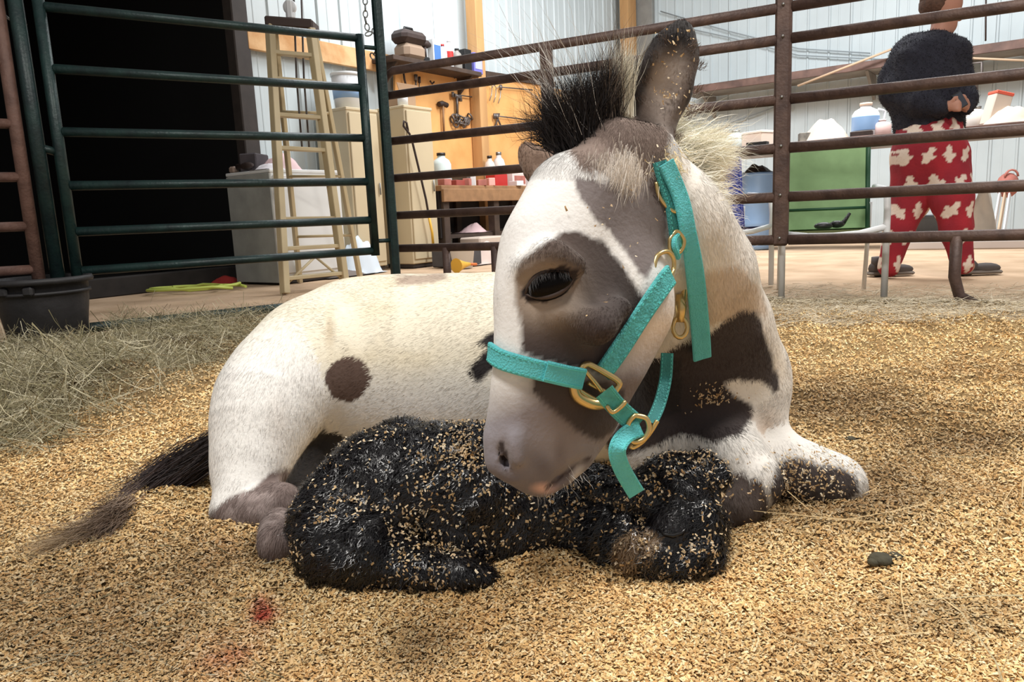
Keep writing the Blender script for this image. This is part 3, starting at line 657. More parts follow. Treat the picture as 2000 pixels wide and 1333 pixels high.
for f in (0.2,0.45,0.7):
    a = bl0+(tl0-bl0)*f; b = br0+(tr0-br0)*f; MB().tube([a+np.array([0,0.08*f,0]),b+np.array([0,0.08*f,0])], 0.012, 8).build('rear_brace', M_LADDER, lad)
MB().tube([fl0+(tl0-fl0)*0.02+np.array([0,0.02,0.02]), (bl0+br0)/2*0+ (fl0+(fr0-fl0)*0.55)+np.array([0,0.02,0.27])],0.011,8).build('foot_brace', M_LADDER, lad)
MB().tube([fr0+np.array([0,0.02,0.04]), (fl0+(fr0-fl0)*0.5)+np.array([0,0.02,0.27])],0.011,8).build('foot_brace', M_LADDER, lad)
tc_ = (tl0+tr0)/2+np.array([0,0.07,0.03]); d = tr0-tl0; L = np.linalg.norm(d); d /= L
m = MB(); m.box(tc_, (L+0.06,0.20,0.075), (d,np.cross((0,0,1),d),(0,0,1)), bev=0.012); m.build('top_cap', mat('dark_brown_cap',(58,42,36),0.6), lad)
# pulley hook with ropes above the ladder
hk = thing('pulley_block', 'white hoist pulley block above the ladder cap', 'pulley', at(566,20,5.9))
q = at(566,14,5.9); MB().lathe([(0,-0.02),(0.05,-0.02),(0.055,0),(0.05,0.02),(0,0.02)], q, 20, ax=((1,0,0),(0,0,1),(0,1,0))).build('sheave', M_WPL, hk)
m = MB(); m.box(q+np.array([0,0,-0.02]),(0.07,0.06,0.16),bev=0.02); m.build('housing', M_WPL, hk); MB().tube([q+np.array([0.0,0,-0.1]), q+np.array([0.03,0,-0.15]), q+np.array([0,0,-0.19]), q+np.array([-0.03,0,-0.15])],0.014,8).build('hook', M_BLACK, hk)
MB().tube([q+np.array([0,0,0.06]), q+np.array([0,0,1.5])],0.006,6).build('hanging_rope', M_GALV, hk)
for i,(x0,x1,lab) in enumerate(((572,590,'thin dark rope hanging left down behind the ladder'),(587,604,'thin dark rope hanging right down behind the ladder'))):
    m = MB(); m.tube([at(x0,-60,5.95), at((x0+x1)/2-2,150,5.95), at(x1,290,5.95)],0.008,6); o = m.build('rope', mat('rope_dark',(86,80,78),0.8), origin=at(x1,290,5.95)); tag(o, lab, 'rope')
# hose and red rag by the doorway
def coil(px, py, r, n, mm, label, name, cat, seed):
    c = ground(px,py,0.01); rg = np.random.default_rng(seed); pts = []
    for i in range(n*12):
        a = i/12*2*math.pi; rr = r*(0.75+0.3*math.sin(i*0.37+seed)+0.1*rg.random()); pts.append(c+np.array([rr*math.cos(a)*1.5, rr*math.sin(a)*0.8, 0.012+0.004*(i%7)]))
    m = MB(); m.tube(pts, 0.012, 7); o = m.build(name, mm, origin=c); tag(o,label,cat)
coil(385,567,0.26,3,M_LIME,'lime green hose lying in loose loops by the dark doorway','garden_hose','hose',2)
q = ground(440,554); rag('red_rag', q, 0.15,0.09,0.07, mat('red_rag',(156,44,40),0.85), 'red rag lying beside the lime hose', 31, 'cloth')
# ================================================================ round pen panels
def lerp(a,b,t): return a+(b-a)*t
def finish(m, name, material, parent): return m.build(name, material, parent)
# right-hand brown panel run: plane through two sightings
pA = np.array([*at(757,486,4.97)[:2],0]); pB = np.array([*ground(1885,600)[:2],0]); pdir = (pB-pA)/np.linalg.norm(pB-pA); pn = np.array([pdir[1],-pdir[0],0])
def onpanel(px,py):
    r = ray(px,py); return CAM + r*(np.dot(pA-CAM,pn)/np.dot(r,pn))
Lp = {i: (onpanel(765,y)[2]*0.5+onpanel(1990,y2)[2]*0.5) for i,(y,y2) in enumerate(((88,14),(183,None),(273,None),(347,None),(420,None),(486,None))) if y2} 
rails_y = [(88,14),(183,80),(273,149),(347,256),(420,365),(486,458)]
RZ = []
for (y0,y1),xx in zip(rails_y,(2000,1535,2000,2000,2000,2000)):
    RZ.append((onpanel(765,y0)[2], onpanel(xx,y1)[2]))
print('panel rail heights', RZ)
zs_ = [0.5*(a+b) for a,b in RZ]
def t_of(px): return float(np.dot(onpanel(px,400)-pA,pdir))
tj = t_of(1525); tend = t_of(2000)+1.2
def panel(name, label, t0, t1, heights, mm, posts, feet, corner_left=False):
    base = pA+pdir*((t0+t1)/2); t = thing(name, label, 'pen panel', base, 'brown round pen panels')
    P = lambda tt,z: pA+pdir*tt+np.array([0,0,z])
    for i,z in enumerate(heights):
        if i == 0 and corner_left:
            pts = [P(t0,z-0.11),P(t0+0.01,z-0.07),P(t0+0.04,z-0.03),P(t0+0.09,z),P(t1,z)]
        else: pts = [P(t0,z),P(t1,z)]
        MB().tube(pts,0.026,12,flat=0.8,up=pn).build('rail', mm, t)
    for tt,w,zlo,zhi in posts:
        m = MB(); m.box(P(tt,(zlo+zhi)/2),(w,0.045,zhi-zlo),(pdir,pn,(0,0,1)),bev=0.012); p = m.build('upright', mm, t)
        for z in heights:
            if zlo < z < zhi: MB().ball(P(tt,z+0.01)+pn*0.028*(1 if np.dot(pn,-pA)>0 else -1),(0.008,0.008,0.008),8).build('stud', M_GALV, p)
    for tt,curve in feet:
        z = heights[-1]; pts = [P(tt,z),P(tt,0.14),P(tt+curve*0.25,0.05),P(tt+curve,0.005)] if curve else [P(tt,z),P(tt,0.0)]
        MB().tube(pts,0.026,10).build('foot', mm, t)
    return t
panel('pen_panel','brown tube panel behind the donkey, from green pole to studded post',0.05,tj-0.0,zs_,M_RUST,[(t_of(1077),0.072,zs_[3],zs_[0]),(tj,0.078,zs_[5]-0.03,zs_[0]+0.45)],[(t_of(866),0),(t_of(962),0)],True)
panel('pen_panel','brown tube panel right of studded post, in front of the person',tj+0.04,tend,zs_,M_RUST,[],[(t_of(1872),0.10)])
t = bpy.data.objects['pen_panel']
m = MB(); m.tube([pA+pdir*0.05+np.array([0,0,z]) for z in (0.0, zs_[0]-0.1)],0.028,12); m.build('end_post', M_RUST, t)
# green gate, its frame and the left panels
gL = np.array([*at(150,530,3.84)[:2],0]); gR = np.array([*at(733,492,4.72)[:2],0]); gdir = (gR-gL)/np.linalg.norm(gR-gL); gn = np.array([gdir[1],-gdir[0],0])
def ong(px,py):
    r = ray(px,py); return CAM + r*(np.dot(gL-CAM,gn)/np.dot(r,gn))
gy = [(15,75),(135,172),(258,270),(363,355),(453,430),(530,490)]
gz = []
for i,(a,b) in enumerate(gy):
    gz.append((ong([108,115,128,140,148,155][i],a)[2], ong([708,712,716,722,728,733][i],b)[2]))
print('gate heights', gz)
gate = thing('green_gate', 'dark green tube gate closing the dark doorway side', 'gate', (gL+gR)/2, )
GP = lambda tt,z: gL+gdir*tt+np.array([0,0,z])
GW = float(np.linalg.norm(gR-gL))
for a,b in gz: MB().tube([GP(0.02,a),GP(GW-0.02,b)],0.024,12).build('rail', M_GREEN, gate)
MB().tube([GP(0,gz[5][0]-0.2), GP(0,gz[0][0]+0.25)],0.028,12).build('stile', M_GREEN, gate)
MB().tube([GP(GW,gz[5][1]-0.03), GP(GW,gz[0][1]+0.02)],0.028,12).build('stile', M_GREEN, gate)
for z in (gz[0][1]-0.05, gz[5][1]+0.06): MB().tube([GP(GW,z),GP(GW+0.12,z)],0.013,8).build('hinge', M_GREEN, gate)
fr = thing('gate_frame', 'dark green gate frame: tall hinge pole and ground sill', 'gate frame', GP(GW+0.13,0))
pp = np.array([*onpanel(757,540)[:2],0])
polex = GP(GW+0.13,0)
m = MB(); m.box(polex+np.array([0,0,1.4]),(0.055,0.055,2.8),(gdir,gn,(0,0,1)),bev=0.01); m.build('pole', M_GREEN, fr)
MB().tube([GP(GW+0.13,0.03),GP(GW*0.5,0.03),GP(0.0,0.03),GP(-0.1,0.03)],0.027,10).build('sill', M_GREEN, fr)
MB().tube([GP(-0.085,0.0),GP(-0.1,gz[0][0]+0.6)],0.034,12).build('pole', M_GREEN, fr)
MB().tube([GP(-0.08,0.95),GP(-0.02,0.93)],0.02,8).build('latch', M_GREEN, fr)
# rusty panel at the far left
hL = GP(-0.17,0); hdir = gdir
pl = thing('pen_panel', 'rusty pinkish tube panel at the far left above the bucket', 'pen panel', hL-hdir*0.9, 'rusty panel')
HP = lambda tt,z: hL-hdir*tt+np.array([0,0,z])
def onh(px,py):
    r = ray(px,py); return CAM + r*(np.dot(hL-CAM,gn)/np.dot(r,gn))
del pl['group']
for y in (126,243,346,442,527): 
    z = onh(60,y)[2]; MB().tube([HP(0.0,z),HP(1.6,z+0.01)],0.024,12).build('rail', M_RUST2, pl)
MB().tube([HP(0,0.0),HP(0.0,gz[0][0]+0.6)],0.03,12).build('end_post', M_RUST2, pl)
def chain_thing(label, pts3, r=0.011, wire=0.0035):
    t = thing('steel_chain', label, 'chain', pts3[-1])
    P = []; acc = 0
    for i in range(len(pts3)-1):
        a,b = np.asarray(pts3[i],float),np.asarray(pts3[i+1],float); n = max(1,int(np.linalg.norm(b-a)/(r*2.3)))
        P += [lerp(a,b,k/n) for k in range(n)]
    for i in range(len(P)-1):
        d = P[i+1]-P[i]; d /= np.linalg.norm(d)+1e-9; w = np.cross(d,(0,1,0) if i%2 else (1,0.3,0.2)); w /= np.linalg.norm(w)
        MB().tube([P[i]+d*r*1.6*math.cos(k*math.pi/5)+w*r*math.sin(k*math.pi/5) for k in range(10)], wire, 6, closed=True).build('link', M_GALV, t)
zc0 = 4.62
chain_thing('steel chain hanging around the top of the green hinge pole', [at(713,-10,zc0),at(714,40,zc0),at(720,66,zc0),at(732,62,zc0),at(744,78,zc0),at(738,92,zc0),at(728,110,zc0),at(740,130,zc0)],0.014,0.0045)
chain_thing('steel chain draped at the top of the far left post', [at(-5,20,3.62),at(14,34,3.6),at(30,46,3.6),at(46,42,3.6),at(62,58,3.6)],0.012,0.004)
# black rubber feed tub
bq = ground(97,664); bt = thing('rubber_bucket', 'black rubber feed bucket on the hay below the left posts', 'bucket', bq)
m = MB(); m.lathe([(0,0),(0.165,0),(0.172,0.01),(0.20,0.20),(0.205,0.285),(0.228,0.288),(0.232,0.302),(0.226,0.316),(0.20,0.316),(0.192,0.20),(0.16,0.02),(0,0.02)], bq, 40); m.build('tub', M_BLACKRUB, bt)
m = MB(); m.lathe([(0.199,0.235),(0.214,0.237),(0.214,0.25),(0.2,0.252)], bq, 40); m.build('rim_band', M_BLACKRUB, bt)
for sx in (-1,1):
    q = bq+np.array([0.2*sx*0.3,-0.2,0.26]); m = MB(); m.box(q,(0.05,0.035,0.045),bev=0.01); m.build('handle_lug', M_BLACKRUB, bt)

# ================================================================ right side: shelves, barrels, chairs, boards
up = thing('long_shelf', 'long upper shelf with rusty edge on the right white wall', 'shelf', hitu(1700,150,UC-0.3))
zu = hitu(1560,150,UC-0.75)[2]; vA = float(np.dot(hitu(1330,150,UC-0.75),VA)); vB = vA-7.5
zt2 = hitu(1990,74,UC-0.75)[2]; print('upper shelf z', zu, zt2)
m = MB(); m.box(bw(UC-0.42,(vA+vB)/2,zu),(0.70,abs(vA-vB),0.05),(UA,VA,(0,0,1)),bev=0.004); m.build('shelf_board', M_SHELFG, up)
m = MB(); m.box(bw(UC-0.78,(vA+vB)/2,zu+0.02),(0.04,abs(vA-vB),0.11),(UA,VA,(0,0,1)),bev=0.004); m.build('front_edge', M_SHELF, up)
k = 0; vv = vA-0.3
while vv > vB: 
    m = MB(); m.prism([(0,0),(0,-0.34),(0.6,0)], bw(UC-0.06,vv,zu-0.03),(-UA,(0,0,1),VA),0.04); m.build('bracket', M_SHELFG, up); vv -= 1.2
# stick lying across the upper shelf edge
a, b = hitu(1558,168,UC-0.95), hitu(1742,96,UC-0.95); m = MB(); m.tube([a,b],0.016,8); o = m.build('pole', M_STICK, origin=a); tag(o,'long pale wooden pole slanting up across the upper shelf','pole')
a, b = hitu(1860,112,UC-0.85), hitu(2040,120,UC-0.85); m = MB(); m.tube([a,b],0.014,8); o = m.build('pole', M_STICK, origin=a); tag(o,'pale thin pole lying along the shelf right of the person','pole')
# wires slung on the wall
for i,(pts,lab) in enumerate((([(1290,22),(1420,60),(1560,95),(1700,104)],'upper thin cable sagging across the right wall'),([(1290,44),(1420,72),(1560,108),(1760,118)],'lower thin cable sagging across the right wall'),([(1370,262),(1450,232),(1540,200)],'thin cable rising left of the studded post'))):
    m = MB(); m.tube([hitu(x,y,UC-0.07) for x,y in pts],0.010,6); o = m.build('cable', mat('cable_grey',(150,158,162),0.7), origin=hitu(*pts[0],UC-0.07)); tag(o,lab,'cable')
# long bench table
BU = 8.3; zb = hitu(1640,268,BU)[2]; zb2 = hitu(1990,240,BU)[2]; print('right bench z', zb, zb2); zb = 0.5*(zb+zb2)
va = float(np.dot(hitu(1385,285,BU),VA)); vb = float(np.dot(hitu(2060,240,BU),VA))-0.8
rb = thing('long_table', 'long narrow brown table with clutter along the right side', 'table', bw(BU+0.3,(va+vb)/2,0))
m = MB(); m.box(bw(BU+0.3,(va+vb)/2,zb-0.02),(0.62,va-vb,0.045),(UA,VA,(0,0,1)),bev=0.004); m.build('table_top', M_SHELF, rb)
m = MB(); m.box(bw(BU+0.03,(va+vb)/2,zb-0.09),(0.03,va-vb,0.09),(UA,VA,(0,0,1)),bev=0.004); m.build('apron', M_SHELFG, rb)
for f in (0.02,0.98):
    for uu in (BU+0.05,BU+0.56):
        m = MB(); m.box(bw(uu,vb+(va-vb)*f,(zb-0.04)/2),(0.05,0.05,zb-0.04),(UA,VA,(0,0,1)),bev=0.004); m.build('leg', M_SHELFG, rb)
def tspot(px, du=0.22):
    p = hitu(px,250,BU+du); return np.array([p[0],p[1],zb])
q = tspot(1690); t = bottle('plastic_jug', q, 0.34, 0.13, M_WPL, 'big white jug with blue label on the long table', 'jug', lid=mat('peach_lid',(226,196,176),0.5), band=M_LBLUE)
MB().tube([q+np.array([0.10,-0.05,0.27]),q+np.array([0.17,-0.05,0.25]),q+np.array([0.165,-0.05,0.16]),q+np.array([0.125,-0.05,0.13])],0.012,8).build('handle', M_WPL, t)
bottle('small_tub', tspot(1722), 0.16, 0.09, mat('pink_tub',(228,196,190),0.5), 'pale pink tub beside the big white jug', 'tub', lid=M_WPL)
bottle('clear_jar', tspot(1437), 0.20, 0.10, M_CLEAR, 'milky jar at the left end of the long table', 'jar', lid=M_GALV)
bottle('dark_can', tspot(1408), 0.17, 0.07, mat('grey_can',(110,112,108),0.5), 'grey can at the very left of the long table', 'can', lid=M_TOOLD)
carton('tissue_box', tspot(1478), (0.30,0.2,0.14), mat('peach_box',(226,206,190),0.7), 'low peach carton on the long table left of studded post', 'carton', lid=mat('peach_lid2',(236,222,210),0.7), rot=1.2)
carton('black_tray', tspot(1480,0.08), (0.10,0.22,0.04), M_BLACK, 'flat black tray in front of the low peach carton', 'tray')
carton('grey_clutter_box', tspot(1580), (0.14,0.2,0.10), mat('grey_c',(128,124,116),0.7,noise=0.4,nscale=30), 'small grey mottled box on the long table', 'box', rot=0.4)
q = tspot(1612,0.25); rag('paper_bag', q, 0.16,0.24,0.24, mat('kraft',(214,196,176),0.8), 'crumpled pale paper bag on the long table by the jug', 41, 'bag')
carton('black_tray', tspot(1683,0.06), (0.09,0.2,0.05), M_TOOLD, 'flat brown tray in front of the big white jug', 'tray')
q = tspot(1936,0.2); t = carton('red_white_carton', q, (0.14,0.16,0.28), mat('kraft2',(206,190,176),0.7), 'tilted carton with a red top right of the person', 'carton', lab=None, lid=mat('redorange',(214,92,70),0.5), rot=0.6)
t.rotation_euler = (0,0.25,0)
q = tspot(1975,0.2); rag('paper_bag', q, 0.2,0.24,0.16, mat('kraft3',(206,188,170),0.8), 'low pale paper heap at the right end of the table', 43, 'bag')
q = tspot(1905,0.3); bottle('small_tub', q, 0.2, 0.09, mat('tub_white',(222,214,206),0.5), 'off-white tub right behind the person on the table', 'tub', lid=M_GALV)
# clamp lamp hanging
q = hitu(1911,150,UC-1.0); t = thing('clamp_light', 'dark wire hook lamp hanging right of the person', 'lamp', q)
MB().tube([hitu(1926,-30,UC-1.0),hitu(1925,80,UC-1.0)],0.010,6).build('cord', M_TOOLD, t)
MB().tube([hitu(1898,124,UC-1.0),hitu(1917,122,UC-1.0),hitu(1918,142,UC-1.0),hitu(1900,145,UC-1.0)],0.02,8,closed=True).build('frame', M_TOOL, t); MB().tube([hitu(1907,145,UC-1.0),hitu(1908,176,UC-1.0)],0.016,8).build('stem', M_TOOL, t)
# barrels
def barrel(px, py, r, h, mm, label, lidm=None, top_open=False):
    q = ground(px,py); t = thing('plastic_barrel', label, 'barrel', q, None)
    m = MB(); m.lathe([(0,0),(r*0.95,0),(r,0.03),(r,h*0.31),(r*1.03,h*0.33),(r,h*0.35),(r,h*0.64),(r*1.03,h*0.66),(r,h*0.68),(r*0.99,h*0.93),(r*0.93,h*0.97)]+([(r*0.85,h*0.97),(r*0.85,h*0.7),(0,h*0.7)] if top_open else [(r*0.9,h),(0,h)]), q, 36); m.build('barrel_body', mm, t)
    m = MB(); m.lathe([(r*0.93,h*0.955),(r*1.02,h*0.96),(r*1.02,h*0.985),(r*0.93,h*0.99)], q, 36); m.build('rim', lidm or mm, t)
    return t
barrel(1478,486,0.19,0.86,M_LBLUE,'light blue plastic barrel with black junk on top')
q = ground(1478,486)+np.array([0,0,0.865]); rag('black_junk', q, 0.15,0.14,0.10, M_BLACK, 'black crumpled liner on top of the light blue barrel', 51, 'liner')
# wooden/white boards, tub and sack at the right
q = ground(1829,478); t = thing('grey_tub', 'low grey tub on the floor seen between the person\'s legs', 'tub', q)
m = MB(); m.lathe([(0,0),(0.24,0),(0.29,0.28),(0.31,0.285),(0.31,0.31),(0.27,0.31),(0.22,0.03),(0,0.03)], q, 30); m.build('tub_body', mat('grey_tub',(120,128,138),0.6,noise=0.2), t); m = MB(); m.lathe([(0.312,0.287),(0.32,0.29),(0.32,0.308),(0.312,0.31)], q, 30); m.build('rim', mat('grey_tub_rim',(90,92,96),0.6), t)
q = ground(1908,478); rag('feed_sack', q, 0.30,0.18,0.62, mat('cream_sack',(226,216,202),0.85,noise=0.1), 'tall cream sack on the floor right of the person', 53, 'sack')
for i,(x0,x1,lab) in enumerate(((1935,1955,'leftmost of the white boards leaning by the sack'),(1946,1965,'middle white board leaning by the sack'),(1957,1974,'rightmost white board leaning by the sack'))):
    a = ground(x0,480); b = at(x1,368,9.2); d = b-a; L = np.linalg.norm(d); d /= L; x = np.cross(d,(0,1,0)); x /= np.linalg.norm(x)
    m = MB(); m.box((a+b)/2,(0.05,0.02,L),(x,np.cross(d,x),d),bev=0.003); o = m.build('leaning_board', M_STICK if i==1 else M_WPL, origin=a); tag(o,lab,'board','leaning boards')
q = at(1968,362,9.0); t = thing('salmon_bucket', 'salmon coloured cloth bundle on top of the leaning boards', 'bundle', q)
m = MB(); m.ball(q,(0.13,0.1,0.15),14); m.build('bundle', M_SALMON, t); MB().tube([q+np.array([0.08*math.cos(a),-0.06,0.10+0.08*math.sin(a)]) for a in np.linspace(0,math.pi,7)],0.012,6).build('tie', M_SALMON, t)
m = MB(); a = ground(1720,487); b = ground(2030,483); m.box((a+b)/2+np.array([0,0,0.03]),(np.linalg.norm(b-a),0.05,0.07),((b-a)/np.linalg.norm(b-a),np.cross((0,0,1),(b-a)/np.linalg.norm(b-a)),(0,0,1)),bev=0.005); o = m.build('ground_board', mat('whitish_board',(206,196,190),0.8), origin=a); tag(o,'long whitish board lying on the dirt behind the person','board')

# patio chairs
def patio_chair(q, rot, msl, medge, label):
    t = thing('patio_chair', label, 'chair', q, None)
    c, s = math.cos(rot), math.sin(rot); ax = np.array([[c,s,0],[-s,c,0],[0,0,1]])       # x right, y back
    T = lambda x,y,z: np.asarray(q)+ax[0]*x+ax[1]*y+ax[2]*z
    w, d = 0.245, 0.5
    for sx in (-1,1):
        MB().tube([T(sx*w,0,0),T(sx*w,0.0,0.45),T(sx*w,0.02,0.53),T(sx*w,0.08,0.56),T(sx*w,0.40,0.58)],0.0165,10).build('front_leg_and_arm', M_WPL, t)
        MB().tube([T(sx*w*0.95,d+0.08,0),T(sx*w*0.95,d-0.02,0.38),T(sx*w*0.95,d-0.04,0.5)],0.012,10).build('leg', M_WPL, t)
    MB().tube([T(-w,0.0,0.355),T(-w*0.5,0.01,0.34),T(0,0.01,0.338),T(w*0.5,0.01,0.345),T(w,0.0,0.375)],0.017,10).build('seat_rail', M_WPL, t)
    def sling(pts, name):
        m = MB(); vs = []; n = len(pts)
        for (y,z) in pts: vs += [T(-w*0.86,y,z),T(w*0.86,y,z)]
        for (y,z) in pts: vs += [T(-w*0.86,y+0.004,z-0.008),T(w*0.86,y+0.004,z-0.008)]
        fs = [(2*i,2*i+1,2*i+3,2*i+2) for i in range(n-1)]+[(2*n+2*i,2*n+2*i+2,2*n+2*i+3,2*n+2*i+1) for i in range(n-1)]
        m.add(vs,fs,True); m.build(name, msl, t)
    back = [(0.42,0.30),(0.45,0.45),(0.48,0.60),(0.50,0.74),(0.51,0.83)]
    sling([(0.02,0.375),(0.15,0.345),(0.30,0.325),(0.42,0.33)],'seat_sling'); sling(back,'back_sling')
    for sx in (-1,1): MB().tube([T(sx*w*0.9,y,z) for y,z in back],0.013,8).build('back_upright', medge, t)
    MB().tube([T(-w*0.9,0.51,0.83),T(w*0.9,0.51,0.83)],0.013,8).build('top_rail', medge, t)
    MB().tube([T(-w*0.9,0.455,0.47),T(w*0.9,0.455,0.47)],0.008,8).build('back_brace', medge, t)
    return t
gc0, gc1 = ground(1524,592), ground(1711,590)
cdir = gc1-gc0; rot = math.atan2(cdir[1],cdir[0]); print('chair width', np.linalg.norm(cdir))
patio_chair((gc0+gc1)/2+np.array([0.03,0.02,0]), rot-0.03, M_GREENSL, M_DGREEN, 'white framed patio chair with a green sling, outside the pen')
e = ground(1505,557); patio_chair(e-np.array([0.245,0.02,0]), 0.05, M_BLUESL, M_BLUE, 'white framed patio chair with a blue sling, half hidden by the donkey')
q = (gc0+gc1)/2+np.array([0.06,0.12,0.372]); t = thing('work_gloves', 'pair of small black gloves on the green chair seat', 'gloves', q)
MB().ball(q+np.array([-0.04,0,0.015]),(0.05,0.035,0.02),12).build('glove_palm', M_BLACK, t); MB().ball(q+np.array([0.04,0.02,0.02]),(0.04,0.03,0.02),12).build('glove_palm', M_BLACK, t)
for k in range(4): MB().tube([q+np.array([0.05+0.008*k,0.02,0.02]),q+np.array([0.075+0.01*k,0.02,0.03+0.015*k])],0.008,7).build('glove_finger', M_BLACK, t)
# ================================================================ bedding height (needed by everything that lies in it)
def gxy(px,py): p = ground(px,py); return p[0],p[1]
MOUNDS = [(gxy(1095,1120),0.10,0.06,0.028),(gxy(1640,1085),0.20,0.07,0.035),(gxy(1930,1030),0.25,0.09,0.05),(gxy(1850,830),0.2,0.07,0.035),(gxy(1650,700),0.25,0.08,0.03),(gxy(1950,690),0.3,0.1,0.035),(gxy(1790,905),0.13,0.12,-0.035),(gxy(1560,1240),0.30,0.10,0.02),
          (gxy(120,900),0.25,0.10,0.02),(gxy(1350,1200),0.14,0.07,-0.012),(gxy(830,1290),0.08,0.08,-0.022),(gxy(120,800),0.45,0.16,0.07),(gxy(360,700),0.25,0.14,0.07),(gxy(1800,760),0.35,0.1,0.025),
          (gxy(1620,770),0.14,0.07,-0.02),(gxy(1950,850),0.3,0.1,0.02),(gxy(700,1200),0.25,0.05,-0.006),(gxy(150,1100),0.2,0.15,0.015),(gxy(1420,1040),0.09,0.05,-0.012),(gxy(1560,1020),0.10,0.05,-0.01)]
def hgt(x, y):
    x = np.asarray(x,float); y = np.asarray(y,float); P = np.stack([x,y,np.zeros_like(x)],-1)
    h = 0.016 + 0.055*(fbm(P,3.2,3)-0.5) + 0.050*(fbm(P,8.0,5,2)-0.5) + 0.016*(vnoise(P,26.0,9)-0.5) + 0.008*(vnoise(P,60.0,10)-0.5)
    h = 0.016 + (h-0.016)*(1+0.9*np.clip((y-1.5)/0.6,0,1)*np.clip((2.9-y)/0.3,0,1))
    for (c,sx,sy,a) in MOUNDS: h = h + a*np.exp(-((x-c[0])/sx)**2-((y-c[1])/sy)**2)
    # outline of the bedded area: inside both panels, ragged
    e = np.minimum((np.asarray((x-pA[0])*pn[0]+(y-pA[1])*pn[1])*PS)+0.12, ((x-gL[0])*gn[0]+(y-gL[1])*gn[1])*GS - 0.12)
    e = e + 0.25*(fbm(P,2.2,13)-0.5)
    h = 0.004 + np.where(h > 0.03, h, 0.03*np.exp(np.minimum(h-0.03,0)/0.03))
    return h*np.clip(0.25+e*3,0,1) - 0.05*np.clip(0.0-e*1.2,0,1)
PS = 1.0 if np.dot(-pA,pn) > 0 else -1.0
GS = 1.0 if np.dot(-gL,gn) > 0 else -1.0

# ================================================================ the donkey
HC = at(1150,560,1.01); HN = np.array([math.sin(math.radians(24)), -math.cos(math.radians(24)), 0.05]); HN /= np.linalg.norm(HN)
SQ = (HC, HN, 0.70)
t0_ = __import__('time').time()
F = Field((-0.85,0.72,-0.06),(0.98,2.02,0.98),0.0055)
BODY,NECK,HEAD,HIND,FORE,EAR,TAIL = 1,2,3,4,5,6,7
k = 0.06
F.chain([(656,742,1.62,156),(800,730,1.62,176),(960,728,1.60,182),(1150,735,1.58,176),(1320,735,1.50,150),(1395,762,1.42,126)],k=k,grp=BODY)
F.chain([(880,640,1.66,92),(700,650,1.64,92)],k=0.05,grp=BODY)
F.chain([(690,700,1.58,132),(636,718,1.54,132)],k=0.08,grp=BODY)
F.chain([(598,905,1.30,44),(600,900,1.56,44)],k=0.02,carve=True); F.chain([(592,850,1.30,24),(594,850,1.5,24)],k=0.02,carve=True)
F.chain([(1300,870,1.38,90),(1400,860,1.34,85)],k=0.05,grp=BODY)
F.chain([(1440,800,1.36,78),(1452,720,1.36,66)],k=0.05,grp=BODY)
# hind leg, near side: haunch, thigh, gaskin, hock, cannon, hoof
F.chain([(606,708,1.50,98),(556,745,1.45,90),(524,785,1.41,84),(508,832,1.38,72),(496,880,1.355,56),(484,930,1.33,46),(474,970,1.30,41)],k=0.06,grp=HIND)
F.chain([(474,965,1.30,44),(455,1000,1.28,38),(500,1006,1.27,40),(550,985,1.28,42)],k=0.02,grp=HIND)
F.chain([(545,1030,1.20,38),(546,1062,1.13,43)],k=0.015,grp=HIND)
F.chain([(650,870,1.52,60),(600,905,1.46,50),(565,960,1.40,45)],k=0.02,grp=TAIL)      # far inner leg, dark
# near foreleg: folded, knee forward, cannon back under the foal's head
F.chain([(1370,860,1.30,78),(1430,905,1.24,62),(1474,940,1.20,48)],k=0.04,grp=FORE)
F.chain([(1474,945,1.20,46),(1440,990,1.185,40),(1395,1010,1.18,34),(1340,1020,1.17,30)],k=0.02,grp=FORE)
# right foreleg, knee out to the side
F.chain([(1440,860,1.36,72),(1530,912,1.30,56),(1600,938,1.27,50),(1636,945,1.265,51)],k=0.04,grp=FORE)
F.chain([(1636,950,1.27,46),(1580,960,1.30,40),(1500,965,1.32,36)],k=0.02,grp=FORE)
# tail root
F.chain([(460,850,1.48,26),(425,872,1.47,24),(370,905,1.46,20),(320,940,1.45,14)],k=0.02,grp=TAIL)
# neck
F.chain([(1410,735,1.38,108),(1392,640,1.30,98),(1352,535,1.21,104),(1305,440,1.14,98),(1262,368,1.10,86)],k=0.06,grp=NECK)
F.chain([(1330,770,1.36,90),(1300,640,1.22,60)],k=0.05,grp=NECK)
# head
hk_ = dict(grp=HEAD, squash=SQ)
F.chain([(1190,372,1.05,84),(1132,412,1.02,100),(1084,500,0.985,98),(1078,600,0.965,100),(1064,700,0.955,91)],k=0.05,**hk_)
F.chain([(1064,700,0.955,91),(1050,780,0.96,86),(1036,840,0.968,81)],k=0.03,**hk_)
F.chain([(1205,480,1.05,108),(1198,590,1.03,116)],k=0.05,**hk_)
F.chain([(1198,600,1.03,108),(1160,700,1.01,92),(1120,800,1.00,76),(1092,860,0.99,72)],k=0.05,**hk_)
F.chain([(1036,845,0.968,80),(1034,866,0.97,76),(1048,895,0.972,60),(1060,920,0.975,42)],k=0.025,**hk_)
F.chain([(1085,850,0.985,70),(1098,872,0.982,54),(1122,884,0.98,30)],k=0.02,**hk_)                      # upper lip
F.chain([(1082,915,0.978,40),(1064,936,0.972,24)],k=0.015,**hk_)                       # lower lip
F.chain([(966,862,0.945,12),(972,905,0.945,13),(1000,930,0.94,12)],k=0.02,grp=HEAD); F.chain([(1004,862,0.915,10),(1012,900,0.915,11)],k=0.025,grp=HEAD)  # nostril wings
F.chain([(1200,300,1.06,72),(1250,300,1.07,60)],k=0.04,grp=HEAD)
